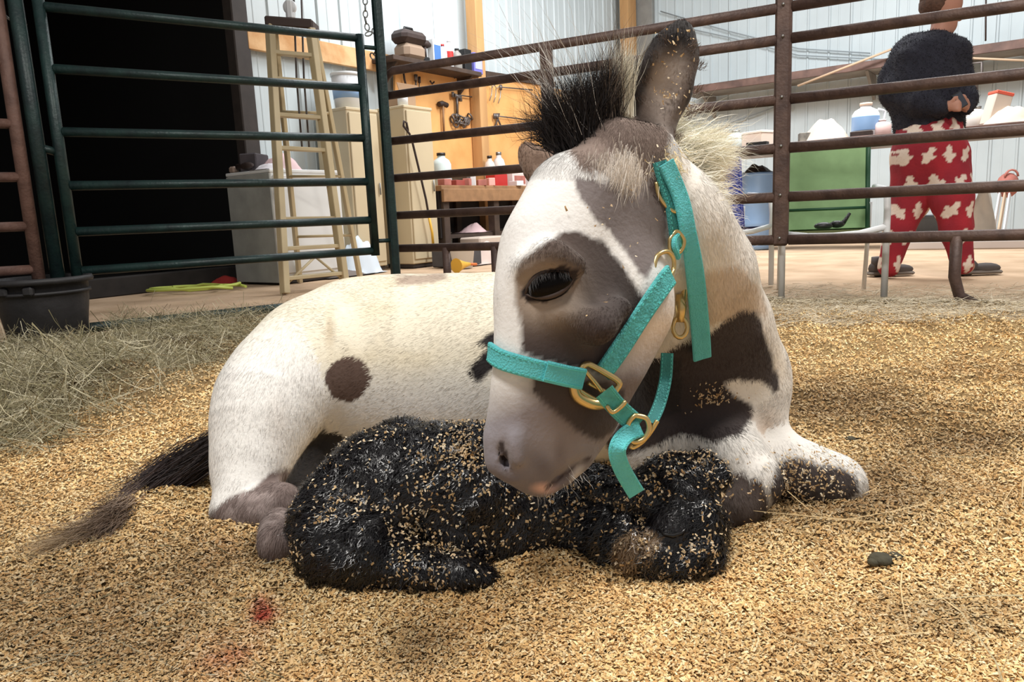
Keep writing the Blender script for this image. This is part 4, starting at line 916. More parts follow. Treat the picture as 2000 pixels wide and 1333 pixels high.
# brow and cheek-bone ridges, eye socket
F.chain([(1030,520,0.90,20),(1075,500,0.895,22),(1125,520,0.90,20)],k=0.035,grp=HEAD)
F.chain([(1095,610,0.905,16),(1170,640,0.905,18),(1215,600,0.93,18)],k=0.04,grp=HEAD)
zE = 0.875
F.chain([(1050,562,zE,20),(1073,556,zE,27),(1100,546,zE,18)],k=0.012,carve=True,m=0.03)
# nostril, mouth line
for zz in (0.955,0.935,0.915,0.895): F.chain([(984,860,zz,3),(981,878,zz,6),(986,900,zz,7),(998,914,zz,4)],k=0.008,carve=True,m=0.03)
F.chain([(1092,850,0.895,10),(1080,900,0.895,12)],k=0.03,carve=True,m=0.03); F.chain([(1052,850,0.885,8),(1046,905,0.885,9)],k=0.03,carve=True,m=0.03)
for zz in (0.962,0.950,0.938): F.chain([(1152,896,zz,5),(1122,912,zz,6),(1094,934,zz,6),(1072,950,zz,5)],k=0.010,carve=True,m=0.03)
# near ear: a cupped leaf opening towards the camera
ED = np.array([0.25,-0.97,0.0]); EC = at(1300,180,1.09); ES = (EC, ED/np.linalg.norm(ED), 0.5)
F.chain([(1262,305,1.08,52),(1268,240,1.09,50),(1292,165,1.09,62),(1318,105,1.09,48),(1332,66,1.09,26)],k=0.02,grp=EAR,squash=ES)
F.chain([(1258,250,1.064,20),(1298,168,1.064,45),(1320,112,1.064,32),(1331,80,1.068,13)],k=0.010,carve=True,squash=(at(1300,165,1.064),ES[1],0.55),m=0.04)
# far ear
ES2 = (at(1045,310,1.16), ES[1], 0.5)
F.chain([(1095,365,1.13,38),(1055,328,1.15,32),(1036,306,1.16,24),(1028,294,1.16,14)],k=0.015,grp=EAR,squash=ES2)
F.chain([(1050,312,1.125,16),(1068,330,1.12,16)],k=0.01,carve=True,m=0.03)
DV, DQ, DG = F.mesh(3); del F
DN = vnormals(DV, DQ)
print('donkey verts', len(DV), __import__('time').time()-t0_)

def wob(u, v, P, amp, sc=25.0, seed=1):
    return u+(fbm(P,sc,seed)-0.5)*amp*2, v+(fbm(P,sc,seed+7)-0.5)*amp*2
C_ = lambda *a: np.array(lin(a))
POLY = dict(
 eyepatch=[(1012,520),(1022,505),(1060,478),(1095,455),(1130,450),(1180,470),(1215,510),(1245,560),(1268,605),(1235,655),(1205,690),(1170,728),(1110,718),(1045,700),(1018,685),(1018,640),(1006,590),(1004,545)],
 cheek=[(1122,335),(1180,352),(1268,345),(1285,330),(1300,400),(1305,480),(1294,505),(1268,545),(1240,522),(1205,470),(1165,425),(1125,375)],
 poll=[(1112,282),(1150,240),(1200,210),(1255,200),(1310,230),(1300,300),(1262,340),(1200,325),(1150,330),(1125,320)],
 ringlow=[(1005,500),(1050,492),(1010,600),(1030,640),(1120,640),(1160,580),(1120,515)],
 neckA=[(1380,655),(1432,618),(1450,604),(1476,606),(1512,690),(1514,760),(1490,745),(1440,738),(1412,745),(1430,770),(1470,790),(1468,815),(1445,848),(1390,862),(1330,846),(1280,868),(1235,885),(1200,905),(1185,860),(1225,800),(1290,700),(1330,672)],
 neckB=[(1500,735),(1516,720),(1522,760),(1508,770)],
 tinge=[(1385,530),(1440,520),(1480,560),(1490,620),(1440,612),(1390,640),(1360,600)],
 backstrip=[(772,556),(776,540),(870,530),(876,546),(830,556)],
 blot=[(920,716),(940,692),(956,684),(934,672),(950,656),(962,648),(1000,640),(1300,640),(1300,760),(1010,770),(965,720),(948,735),(938,750),(930,742),(927,750)],
 foreR=[(1515,905),(1560,890),(1600,905),(1640,908),(1668,930),(1674,960),(1655,990),(1600,1010),(1510,1000),(1500,960)],
 knee=[(1432,925),(1452,920),(1462,938),(1478,930),(1492,945),(1498,965),(1504,1000),(1460,1050),(1300,1080),(1290,1000),(1400,960)],
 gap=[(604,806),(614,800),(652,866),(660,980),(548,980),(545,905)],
 under=[(1050,735),(1130,742),(1150,735),(1225,760),(1215,830),(1185,866),(1150,862),(1120,830),(1080,800),(1040,765)],
 hindlow=[(400,1003),(440,975),(470,962),(505,945),(525,925),(620,900),(620,1130),(400,1120)],
)
def soft(u, v, P, name, amp=6, sc=28.0, seed=1):
    a, b = wob(u, v, P, amp, sc, seed); s = 0
    for dx,dy in ((0,0),(3,2),(-3,2),(2,-3),(-2,-3)): s = s + inpoly(a+dx,b+dy,POLY[name])
    return (s/5.0)[:,None]
def mix(c, d, m): return c*(1-m)+d*m
def coat(P, G, N):
    """pinto coat patches, plus light and shade painted into ear and muzzle"""
    u, v, z = project(P); n = len(P); P = np.asarray(P)
    f1 = fbm(P,14.0,21)[:,None]; f2 = fbm(P,60.0,31,2)[:,None]
    c = np.zeros((n,3)); sm = lambda x,a,b: np.clip((x-a)/(b-a),0,1)[:,None]
    # body: cream above, whiter to the belly
    body = mix(C_(232,224,204), C_(234,234,234), sm(v,700,800)); body = mix(body, C_(214,198,164), np.clip((f1-0.45)*2.2,0,1)*0.55*(1-sm(v,690,780)))
    w_u,w_v = wob(u,v,P,6,40,3)
    body = mix(body, C_(92,74,66), (np.hypot((w_u-680)/43,(w_v-741)/43) < 1)[:,None])
    body = mix(body, C_(150,126,112), soft(u,v,P,'backstrip',8,60)*0.8)
    body = mix(body, C_(176,154,120), np.clip(1-np.hypot((u-645)/14,(v-645)/55),0,1)[:,None]*0.7)
    body = mix(body, C_(40,36,38), soft(u,v,P,'blot',5,50))
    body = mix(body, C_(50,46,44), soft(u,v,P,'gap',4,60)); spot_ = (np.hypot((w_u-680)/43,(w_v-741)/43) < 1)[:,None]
    low = mix(body, C_(222,216,208), sm(u,1200,1280))
    low = mix(low, C_(66,56,54), soft(u,v,P,'neckA',9,26)*(u>1180)[:,None]); low = mix(low, C_(66,56,54), soft(u,v,P,'neckB',5,26))
    low = mix(low, C_(206,186,168), np.clip(1-np.hypot((u-1500)/45,(v-840)/60),0,1)[:,None])
    hind = mix(C_(238,236,232), C_(232,226,210), 1-sm(v,620,720)); hind = mix(hind, C_(206,196,186), np.clip(1-np.hypot((u-545)/40,(v-830)/70),0,1)[:,None]*0.5)
    hind = mix(hind, C_(92,74,66), spot_); hind = mix(hind, C_(176,154,120), np.clip(1-np.hypot((u-645)/14,(v-645)/55),0,1)[:,None]*0.7)
    hl = soft(u,v,P,'hindlow',7,40); hind = mix(hind, mix(C_(112,98,94), C_(150,136,132), np.clip((f2-0.5)*4,0,1)), hl)
    fore = C_(232,228,222)*np.ones((n,1)); fore = mix(fore, C_(76,68,66), soft(u,v,P,'foreR',6,40)); fore = mix(fore, C_(86,76,72), soft(u,v,P,'knee',6,60))
    fore = mix(fore, C_(60,52,52), soft(u,v,P,'neckA',8,26))
    neck = mix(C_(238,233,225), C_(230,220,204), np.clip((f1-0.4)*2,0,1)); neck = mix(neck, C_(196,172,146), soft(u,v,P,'tinge',14,18)*0.75)
    neck = mix(neck, C_(62,54,53), soft(u,v,P,'neckA',9,26)); neck = mix(neck, C_(62,54,53), soft(u,v,P,'neckB',5,26)); neck = mix(neck, C_(84,72,70), soft(u,v,P,'cheek',8,30))
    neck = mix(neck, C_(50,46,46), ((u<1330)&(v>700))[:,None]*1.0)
    # head
    hd = mix(C_(232,230,227), C_(214,206,200), sm(u,1190,1270)*sm(v,540,600)); hd = mix(hd, C_(226,208,188), sm(v,590,640)*sm(u,1200,1250))
    mz = mix(C_(152,148,155), C_(114,109,116), sm(v,850,940)); mz = mix(mz, C_(128,118,118), np.clip((fbm(P*np.array([1,1,0.3]),60,77)[:,None]-0.45)*3,0,1)*0.35); hd = mix(hd, mz, sm(v+(u-1050)*0.35,715,800))
    hd = mix(hd, mix(C_(118,104,100),C_(150,140,140),sm(v,800,900)), (sm(u-(v-740)*0.15,1000,1100)*sm(v,725,750)*(1-sm(v,840,920))))
    hd = mix(hd, C_(66,56,54), soft(u,v,P,'under',18,30)*0.95)
    hd = mix(hd, C_(96,84,84), soft(u,v,P,'cheek',12,30)*(0.9)); hd = mix(hd, mix(C_(140,122,112),C_(108,94,88),f1), soft(u,v,P,'poll',14,26))
    ep = soft(u,v,P,'eyepatch',6,34); epc = mix(C_(88,74,68), C_(60,52,50), sm(u,1060,1210)); epc = mix(epc, C_(70,60,58), sm(v,600,690))
    ring = np.exp(-(((u-1062)/72)**2+((v-572)/62)**2)**1.5)[:,None]; epc = mix(epc, C_(176,160,144), ring*0.95)
    hd = mix(hd, epc, ep)
    hd = mix(hd, C_(48,40,40), (np.hypot((u-1074)/56,(v-556+(u-1074)*0.35)/30) < 1)[:,None]*1.0)
    hd = mix(hd, C_(60,50,50), (np.hypot((u-984-(v-889)*0.2)/7,(v-889)/26) < 1)[:,None]); hd = mix(hd, C_(206,170,160), np.clip(1.3-np.hypot((u-1062)/24,(v-954)/11),0,1)[:,None])
    hd = mix(hd, C_(62,52,54), np.clip(1.3-np.abs(v-(np.interp(u,[1065,1072,1094,1122,1152],[955,950,934,912,896])))/6,0,1)[:,None]*((u>1064)&(u<1156)&(v>890))[:,None]*0.9)
    hd = mix(hd, C_(104,96,100), np.clip(1.1-np.hypot((u-1060-(v-910)*0.4)/26,(v-912)/34),0,1)[:,None]*0.7); hd = mix(hd, C_(206,202,204), np.clip(1.1-np.hypot((u-1128)/16,(v-925+(u-1128)*0.8)/22),0,1)[:,None]*0.8)
    hd = mix(hd, C_(116,106,108), np.clip(1-np.hypot((u-1095)/18,(v-885)/45),0,1)[:,None]*0.8)  # shade painted into the groove between nostril and lip
    er = mix(C_(90,77,72), C_(66,55,52), f1); er = mix(er, C_(196,182,170), np.clip((f1-0.3)*3,0.4,1)*np.exp(-(((u-1300+(v-170)*0.22)/36)**2+((v-190)/85)**2))[:,None]); er = mix(er, C_(38,33,32), np.clip((np.abs(u-(1306-(v-170)*0.28))-36)/14,0,1)[:,None]*(v<260)[:,None]*0.9)  # inner ear painted lighter as if lit, with cream mottling and dark rim
    er = mix(er, C_(36,32,32), 1-sm(v,80,125)); 
    er = mix(er, C_(128,106,92), (u<1110)[:,None]*1.0)
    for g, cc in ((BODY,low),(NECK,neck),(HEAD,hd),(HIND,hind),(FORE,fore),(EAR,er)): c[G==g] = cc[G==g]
    c[(G==TAIL)] = C_(52,46,46); c[(G==TAIL)&(u>520)] = C_(54,52,52)
    return np.clip(c*(0.96+0.08*f2),0,1)
dorg = np.array([*gxy(900,880),0.0])
M_COAT = mat('donkey_coat', (220,216,208), 0.85, attr='Col', spec=0.2, bump=0.14, bscale=160, sheen=0.15)
M_FUR = mat('donkey_fur', (220,216,208), 0.8, attr='Col', spec=0.15, sn=True)
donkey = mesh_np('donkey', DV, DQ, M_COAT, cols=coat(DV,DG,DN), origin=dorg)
tag(donkey, 'white and brown pinto donkey lying down, wearing the teal halter, head lowered', 'donkey')
bvh = BVHTree.FromPolygons([tuple(v) for v in DV], [tuple(map(int,q)) for q in DQ])
def surf(px, py, dmax=4.0):
    r = ray(px,py); L = np.linalg.norm(r); h = bvh.ray_cast(Vector(CAM), Vector(r/L), dmax)
    if h[0] is None: return None, None
    return np.array(h[0]), np.array(h[1])
# ---- short coat: ribbons lying along the hair's direction
def flow(P, G, N):
    u,v,z = project(P); d = np.zeros_like(P)
    d[:] = (-0.9,0.1,-0.45)
    mu, md = at(1150,350,1.0), at(1050,900,1.0); hd = md-mu
    d[G==HEAD] = hd/np.linalg.norm(hd); d[G==NECK] = (0.35,0.25,-1.0); d[G==HIND] = (-0.25,-0.2,-1.0); d[G==FORE] = (0.3,-0.2,-0.8); d[G==EAR] = (0.05,0,1.0)
    e = np.exp(-(((u-1074)/70)**2+((v-556)/60)**2))[:,None]
    d = d + (fbm(P,9.0,41)[:,None]-0.5)*np.array([0.9,0.2,0.9]) + rng.normal(0,0.16,P.shape)
    d = d - N*(d*N).sum(1,keepdims=True); return d/(np.linalg.norm(d,axis=1,keepdims=True)+1e-9)
fc = DV[DQ].mean(1); fn = DN[DQ].mean(1); view = (CAM-fc); dist = np.linalg.norm(view,axis=1); facing = (fn*view).sum(1)/dist
fg = DG[DQ[:,0]]
wt = np.where(facing>-0.25,1.0,0.06)/(dist**1.5); wt[fc[:,2]<-0.01] = 0
wt = wt*np.where(fg==HEAD,1.5,1.0)
P, fi = sample_surface(DV, DQ, 230000, wt); N = DN[DQ[fi]].mean(1); N /= np.linalg.norm(N,axis=1,keepdims=True); G = fg[fi]
u,v,z = project(P); keep = ~((np.hypot((u-1074)/50,(v-556)/26)<1)&(G==HEAD)); P,N,G = P[keep],N[keep],G[keep]; u,v = u[keep],v[keep]
D = flow(P,G,N); L = rng.uniform(0.7,1.3,len(P))*np.select([G==HEAD,G==EAR,G==NECK,G==BODY],[0.0075,0.010,0.012,0.012],0.012)
L = np.where((G==HEAD)&(v>780),0.004,L); L = np.where((G==HEAD)&(np.hypot((u-1074)/80,(v-556)/60)<1),0.004,L); L = np.where((G==HEAD)&(v<340),0.014,L)
W = np.where(G==HEAD,0.0009,0.0011)
lift = np.where(G==NECK,0.20,0.20)[:,None]
V, Fc, ix = strands(P-N*0.0008, D+N*lift, N, L, W, 2, bend=-N*0.12)
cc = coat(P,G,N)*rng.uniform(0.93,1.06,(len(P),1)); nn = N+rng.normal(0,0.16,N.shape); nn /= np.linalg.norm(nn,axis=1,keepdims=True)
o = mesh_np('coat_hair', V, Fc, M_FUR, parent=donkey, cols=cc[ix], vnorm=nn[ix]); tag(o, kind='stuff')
# ---- long hair helper
M_HAIR = mat('donkey_long_hair', (200,190,170), 0.6, attr='Col', spec=0.3)
def tuft(name, spec, parent, label=None, mm=None):
    """spec: list of (px,py,Z,spread_px, n, dir3, jitter, len, width, colour, curl)"""
    Vs = []; Fs3 = []; Fs4 = []; Cs = []; b = 0
    for (px,py,Z,sp,n,d,j,Lh,Wd,col,cu) in spec:
        base = at(px,py,Z); r = sp*Z/FPX; off = rng.normal(0,1,(n,3))*r*0.6; Pp = base+off
        Dd = np.asarray(d,float)/np.linalg.norm(d)+rng.normal(0,j,(n,3)); Nn = rng.normal(0,0.7,(n,3))+np.array([0,-1,0.2]); Nn /= np.linalg.norm(Nn,axis=1,keepdims=True)
        Vv, Ff, ii = strands(Pp, Dd, Nn, Lh*rng.uniform(0.5,1.15,n), Wd, 4, bend=rng.normal(0,0.15,(n,3)), curl=cu)
        Vs.append(Vv); Fs4.append(Ff[0]+b); Fs3.append(Ff[1]+b); b += len(Vv); Cs.append((lin(col)*rng.uniform(0.75,1.2,(n,1)))[ii])
    o = mesh_np(name, np.concatenate(Vs), [np.concatenate(Fs4),np.concatenate(Fs3)], mm or M_HAIR, parent=parent, cols=np.concatenate(Cs)); 
    if label: o['label'] = label
    return o
blk = (30,26,28); cr = (255,252,236); wh = (250,248,242)
tuft('forelock', [(1112,285,1.03,20,700,(-0.38,-0.1,1.0),0.17,0.085,0.0012,blk,0.12),(1145,275,1.04,24,1200,(-0.08,-0.1,1.0),0.14,0.088,0.0012,blk,0.1),(1180,255,1.05,20,1100,(0.12,-0.1,1.0),0.11,0.090,0.0012,blk,0.1),
   (1090,285,1.03,14,350,(-0.8,-0.1,0.75),0.2,0.07,0.001,(40,36,38),0.2),(1150,262,1.04,30,90,(-0.5,-0.1,1.0),0.16,0.19,0.0009,(210,206,200),0.06),(1190,240,1.04,20,90,(0.05,-0.1,1.0),0.1,0.13,0.001,(120,108,98),0.1)], donkey, 'black forelock standing up')
tuft('mane', [(1226,225,1.04,8,420,(-0.0,0.1,1.0),0.07,0.095,0.0011,(232,228,212),0.04),(1216,228,1.04,7,160,(-0.1,0.1,1.0),0.07,0.09,0.0011,(214,206,186),0.05),(1300,300,1.12,26,600,(0.9,0.1,0.25),0.3,0.05,0.0012,cr,0.2),(1335,330,1.13,26,800,(0.95,0,0.35),0.25,0.065,0.0012,cr,0.2),(1360,355,1.15,18,500,(0.9,0,0.5),0.25,0.06,0.0012,(246,232,200),0.2),(1325,300,1.12,22,700,(0.8,0.0,0.2),0.2,0.085,0.0013,cr,0.12),(1350,310,1.13,18,700,(0.9,0.0,0.1),0.18,0.07,0.0013,cr,0.12),(1345,380,1.12,30,900,(0.8,0.0,-0.1),0.3,0.05,0.0013,cr,0.15),
   (1375,400,1.16,20,500,(0.9,0.1,-0.1),0.35,0.04,0.0012,wh,0.2),(1405,450,1.2,20,400,(0.9,0.1,-0.3),0.35,0.032,0.0012,wh,0.2),(1435,500,1.24,20,350,(0.9,0.1,-0.5),0.35,0.026,0.0012,wh,0.2),(1290,250,1.13,30,500,(0.7,0.2,0.1),0.3,0.06,0.0012,cr,0.2)], donkey, 'cream mane tufts behind the ear')
tp_ = [at(430,868,1.465),at(392,892,1.455),at(352,922,1.44),at(315,950,1.43),at(280,975,1.41)]+[ground(px,py,0.030) for px,py in ((250,998),(218,1016),(190,1030))]
ts_ = []
for i_ in range(len(tp_)):
    d_ = tp_[min(i_+1,len(tp_)-1)]-tp_[max(i_-1,0)]; d_ = d_/np.linalg.norm(d_); qx,qy,qz = project(tp_[i_])
    ts_.append((float(qx),float(qy),float(qz),(22,26,28,28,25,20,14,10)[i_],(900,1100,1200,1300,1300,1200,900,600)[i_],tuple(d_),0.055,0.13,0.0014,((46,38,38),(48,40,40),(56,46,46),(72,60,58),(96,82,76),(128,110,96),(150,130,106),(168,146,116))[i_],0.05))
tuft('tail_hair', ts_, donkey, 'dark brown tail fading to tan at the tip')
# ear fringe and chin whiskers
tuft('ear_fringe', [(x,y,1.07,9,70,(0.6*s,-0.3,0.6),0.3,0.009,0.0007,(96,80,70),0.1) for x,y,s in ((1250,200,-0.5),(1262,160,-0.5),(1280,115,-0.5),(1298,80,-0.5),(1352,90,1),(1366,130,1),(1362,180,1),(1345,225,1),(1322,270,0.6))]+
   [(1300,320,1.04,26,260,(0.3,-0.5,-0.6),0.5,0.022,0.001,(236,214,164),0.2),(1215,330,0.985,32,1300,(-0.15,-0.05,-1.0),0.14,0.026,0.0007,(226,218,208),0.03),(1165,322,0.985,18,500,(-0.2,-0.05,-1.0),0.14,0.022,0.0007,(206,196,186),0.03)], donkey)
tuft('whiskers', [(1060,955,0.97,20,40,(-0.1,-0.3,-0.9),0.3,0.022,0.0006,(210,204,198),0.1),(1120,925,0.97,20,30,(0.4,-0.3,-0.7),0.3,0.02,0.0006,(210,204,198),0.1)], donkey)
# eye with lids and lashes
ep, en = surf(1073,556); ec = at(1074,556,float(project(ep)[2])+0.001)
M_EYE = mat('eye_dark', (8,5,5), 0.3, spec=0.12)
rx = cam2w([0.93,-0.36,0]); ry = cam2w([-0.36,-0.93,0]); rz = cam2w([0,0,-1])
MB().ball(ec,(0.0290,0.0195,0.0175),24,ax=(rx,ry,rz)).build('eye', M_EYE, donkey)
def lid(sgn, amp, name, mm, r, off=0.012):
    pts = []
    for t in np.linspace(-1,1,13): pts.append(ec+rx*0.032*t+ry*(sgn*amp*(1-t*t)**0.8)+rz*(off-0.013*t*t))
    MB().tube(pts,[r*(0.35+0.65*(1-(t*t))) for t in np.linspace(-1,1,13)],8).build(name, mm, donkey)
lid(1,0.0165,'upper_eyelid',mat('eyelid',(58,46,42),0.7),0.0040); lid(-1,0.0145,'lower_eyelid',mat('eyelid_low',(70,56,50),0.7),0.003)
ls = [ec+rx*0.030*t+ry*(0.016*(1-t*t)**0.8)+rz*0.014 for t in np.linspace(-0.85,0.85,70)]
Pp = np.array(ls); Vv,Ff,ii = strands(Pp, np.tile(rz*0.7-ry*0.55-rx*0.3,(len(Pp),1))+rng.normal(0,0.15,Pp.shape), np.tile(ry,(len(Pp),1)), 0.015, 0.0009, 3, bend=np.tile(-ry*0.25,(len(Pp),1)))
mesh_np('eyelashes', Vv, Ff, mat('lash',(26,20,20),0.6), parent=donkey)
# ================================================================ halter
M_TEAL = mat('teal_webbing', (96,202,208), 0.65, noise=0.12, nscale=30, bump=0.4, bscale=400)
M_TEALD = mat('teal_webbing_dark', (58,146,144), 0.7, noise=0.2, nscale=30, bump=0.4, bscale=400)
M_TEALM = mat('teal_webbing_worn', (82,184,184), 0.75, noise=0.3, nscale=90, bump=0.5, bscale=300)
M_BRASS = mat('brass', (216,190,132), 0.28, 0.85, noise=0.1)
hp, hn = surf(1160,750)
halter = thing('halter', 'teal webbing halter with brass buckles on the donkey\'s head', 'halter', hp)
def spline(pts, n):
    pts = np.asarray(pts,float); P = np.vstack([2*pts[0]-pts[1],pts,2*pts[-1]-pts[-2]]); out = []
    segs = len(pts)-1; per = max(2,int(n/segs))
    for i in range(segs):
        for t in np.linspace(0,1,per,endpoint=(i==segs-1)):
            p0,p1,p2,p3 = P[i:i+4]; out.append(0.5*((2*p1)+(-p0+p2)*t+(2*p0-5*p1+4*p2-p3)*t*t+(-p0+3*p1-3*p2+p3)*t**3))
    return np.array(out)
def strap(name, pts, wpx, mm, parent=None, lift=0.004, th=0.0035, hang=None, n=40, ends=None):
    """pts (px,py) laid on the animal; hang: list of depths per point to hang free"""
    q = spline(pts, n); c = []; nm = []
    if hang is not None: hz = np.interp(np.linspace(0,1,len(q)), np.linspace(0,1,len(hang)), hang)
    last = 1.0; lastn = -ray(1000,660)
    for i,(x,y) in enumerate(q):
        if hang is not None: z = hz[i]; p = at(x,y,z); nrm = -ray(x,y)+0.0; nrm /= np.linalg.norm(nrm)
        else:
            p, nrm = surf(x,y)
            if p is None or (c and np.linalg.norm(p-c[-1])>0.05): p = at(x,y,last); nrm = lastn
            last = float(project(p)[2]); lastn = nrm
        c.append(p); nm.append(nrm)
    c = np.array(c); nm = np.array(nm)
    for it in range(6):
        c[1:-1] = 0.5*c[1:-1]+0.25*(c[:-2]+c[2:]); nm[1:-1] = nm[1:-1]+nm[:-2]+nm[2:]; nm /= np.linalg.norm(nm,axis=1,keepdims=True)
    c = c+nm*lift
    T = np.gradient(c,axis=0); T /= np.linalg.norm(T,axis=1,keepdims=True)+1e-9; S = np.cross(T,nm); S /= np.linalg.norm(S,axis=1,keepdims=True)
    Z = project(c)[2]; w = (wpx*Z/FPX/2)[:,None]
    cross_ = [(-1,0),(-1,th),(-0.86,th*1.35),(0,th*1.2),(0.86,th*1.35),(1,th),(1,0)]
    V = np.stack([c+S*w*a+nm*b for a,b in cross_],1); m = len(cross_); V = V.reshape(-1,3); nL = len(c); F_ = []
    for i in range(nL-1):
        for j in range(m): F_.append((i*m+j,i*m+(j+1)%m,(i+1)*m+(j+1)%m,(i+1)*m+j))
    mb = MB(); mb.add(V,F_,False); mb.f += [tuple(range(m)),tuple((nL-1)*m+j for j in range(m))[::-1]]; mb.sm += [False]*2
    o = mb.build(name, mm, parent or halter)
    # stitching rows
    st = MB()
    for a in (-0.72,0.72):
        for i in range(1,nL-1,2):
            p = c[i]+S[i]*w[i]*a+nm[i]*th*1.5; st.box(p,(0.0035,0.0009,0.0007),(T[i],S[i],nm[i]))
    if st.f: s_ = st.build('stitching', mat('teal_thread',(96,210,200),0.7), o); s_['kind'] = 'stuff'
    return o
def left_edge(y):
    for x in range(935,1100):
        p,_ = surf(x,y)
        if p is not None and project(p)[2] < 1.02: return x
le_ = left_edge(692)+2; print('nose left edge', le_)
strap('nose_band', [(le_,688),(max(985,le_+14),702),(1030,716),(1080,728),(1132,737)], 40, M_TEAL, lift=0.005)
strap('nose_band_loop', [(1062,722),(1098,731),(1128,737)], 42, M_TEAL, lift=0.009)
strap('cheek_strap', [(1170,728),(1205,680),(1250,610),(1285,560),(1300,540)], 42, M_TEALM, lift=0.006)
strap('crown_strap', [(1282,318),(1292,360),(1303,400),(1308,440),(1312,490)], 30, M_TEALD, lift=0.006)
strap('crown_strap', [(1288,322),(1308,370),(1322,410),(1330,455),(1345,510),(1357,560),(1363,620),(1364,688)], 36, M_TEAL, lift=0.014)
strap('strap_end', [(1318,462),(1306,478),(1312,498)], 30, M_TEAL, lift=0.010)
zth = float(project(surf(1290,790)[0])[2]) if surf(1290,790)[0] is not None else 1.1
strap('throat_strap', [(1303,690),(1300,740),(1288,790),(1272,826)], 24, M_TEALD, hang=[1.06,1.06,1.04,1.0])
strap('chin_strap', [(1180,765),(1200,790),(1222,812),(1246,832)], 40, M_TEALM, hang=[0.90,0.915,0.93,0.94])
strap('chin_strap_end', [(1252,836),(1222,850),(1205,878),(1212,910),(1228,940),(1244,966)], 34, M_TEAL, hang=[0.935,0.925,0.915,0.925,0.94,0.955])
def ring(name, pts, r, Zoff=-0.012, closed=True, hang=None, n=32, mm=None):
    q = spline(pts+[pts[0]] if closed else pts, n); q = q[:-1] if closed else q; c = []
    z0 = None
    for x,y in q:
        if hang is not None: c.append(at(x,y,hang)); continue
        p,_ = surf(x,y); z = float(project(p)[2]) if p is not None else (z0 or 1.0); z0 = z; c.append(z)
    if hang is None:
        zz = np.array(c); zz = np.full(len(zz), np.median(zz))*0.6+zz*0.4
        c = [at(x,y,z+Zoff) for (x,y),z in zip(q,zz)]
    return MB().tube(c, r, 10, closed=closed).build(name, mm or M_BRASS, halter)
ring('square_buckle', [(1138,716),(1150,712),(1180,728),(1208,746),(1206,758),(1190,778),(1176,788),(1150,776),(1124,758),(1126,742)], 0.0042, -0.016)
ring('buckle_bar', [(1148,748),(1180,765),(1190,772)], 0.003, -0.016, closed=False, n=12)
ring('buckle_bar', [(1140,722),(1160,745),(1175,765)], 0.003, -0.016, closed=False, n=12)
ring('square_ring', [(1120,750),(1128,775),(1158,790),(1185,788)], 0.0072, -0.013, closed=False)
ring('ring', [(1276,528),(1284,500),(1304,492),(1316,508),(1312,535),(1290,545)], 0.0032, -0.008)
ring('ring', [(1330,395),(1334,408),(1318,414),(1300,402),(1286,380),(1282,356)], 0.0028, -0.012, closed=False)
ring('buckle', [(1308,468),(1322,452),(1336,470),(1328,492),(1310,492)], 0.0030, -0.018)
ring('chin_ring', [(1240,812),(1262,818),(1268,838),(1258,858),(1238,864),(1226,850),(1228,826)], 0.0034, hang=0.925)
ring('loop_ring', [(1284,822),(1272,842),(1256,862),(1238,874),(1230,872)], 0.0030, hang=0.93, closed=False)
ring('keeper', [(1184,792),(1196,806),(1214,794),(1222,784)], 0.0028, hang=0.905, closed=False, n=14)
# brass bolt snap hanging behind the cheek
sz = float(project(surf(1330,600)[0])[2])-0.02
S_ = lambda x,y: at(x,y,sz)
MB().tube([S_(1318,545),S_(1334,542),S_(1338,565),S_(1334,588),S_(1326,600)],0.005,10).build('snap_hook', M_BRASS, halter)
MB().tube([S_(1328,575),S_(1330,600),S_(1328,630)],[0.006,0.0085,0.006],10).build('snap_body', M_BRASS, halter)
MB().tube([S_(1320+14*math.cos(a)+8,640+20*math.sin(a)) for a in np.linspace(0,2*math.pi,14,endpoint=False)],0.0035,8,closed=True).build('snap_ring', M_BRASS, halter)

# ================================================================ the foal
t0_ = __import__('time').time()
F = Field((-0.42,0.80,-0.05),(0.48,1.42,0.28),0.0045)
F.chain([(670,1000,1.13,84),(732,965,1.16,106),(840,962,1.17,122),(950,968,1.16,120),(1050,1000,1.155,98),(1140,1000,1.14,85)],k=0.04,grp=1)
F.chain([(735,880,1.20,42),(785,872,1.20,50),(838,884,1.20,44)],k=0.015,grp=2)          # hip, nearly bare of shavings
F.chain([(925,880,1.13,46),(965,880,1.12,44)],k=0.03,grp=1)
F.chain([(672,1060,1.08,92),(720,1075,1.06,76)],k=0.03,grp=1)                              # haunch
F.chain([(720,1080,1.06,70),(790,1105,1.035,40),(830,1112,1.03,40)],k=0.015,grp=1)
F.chain([(835,1115,1.03,38),(900,1118,1.02,30),(945,1124,1.02,22)],k=0.012,grp=3)        # hind foot
F.chain([(606,985,1.14,26),(598,1020,1.12,28)],k=0.02,grp=1)
F.chain([(900,1060,1.10,60),(1040,1050,1.11,50)],k=0.03,grp=1)
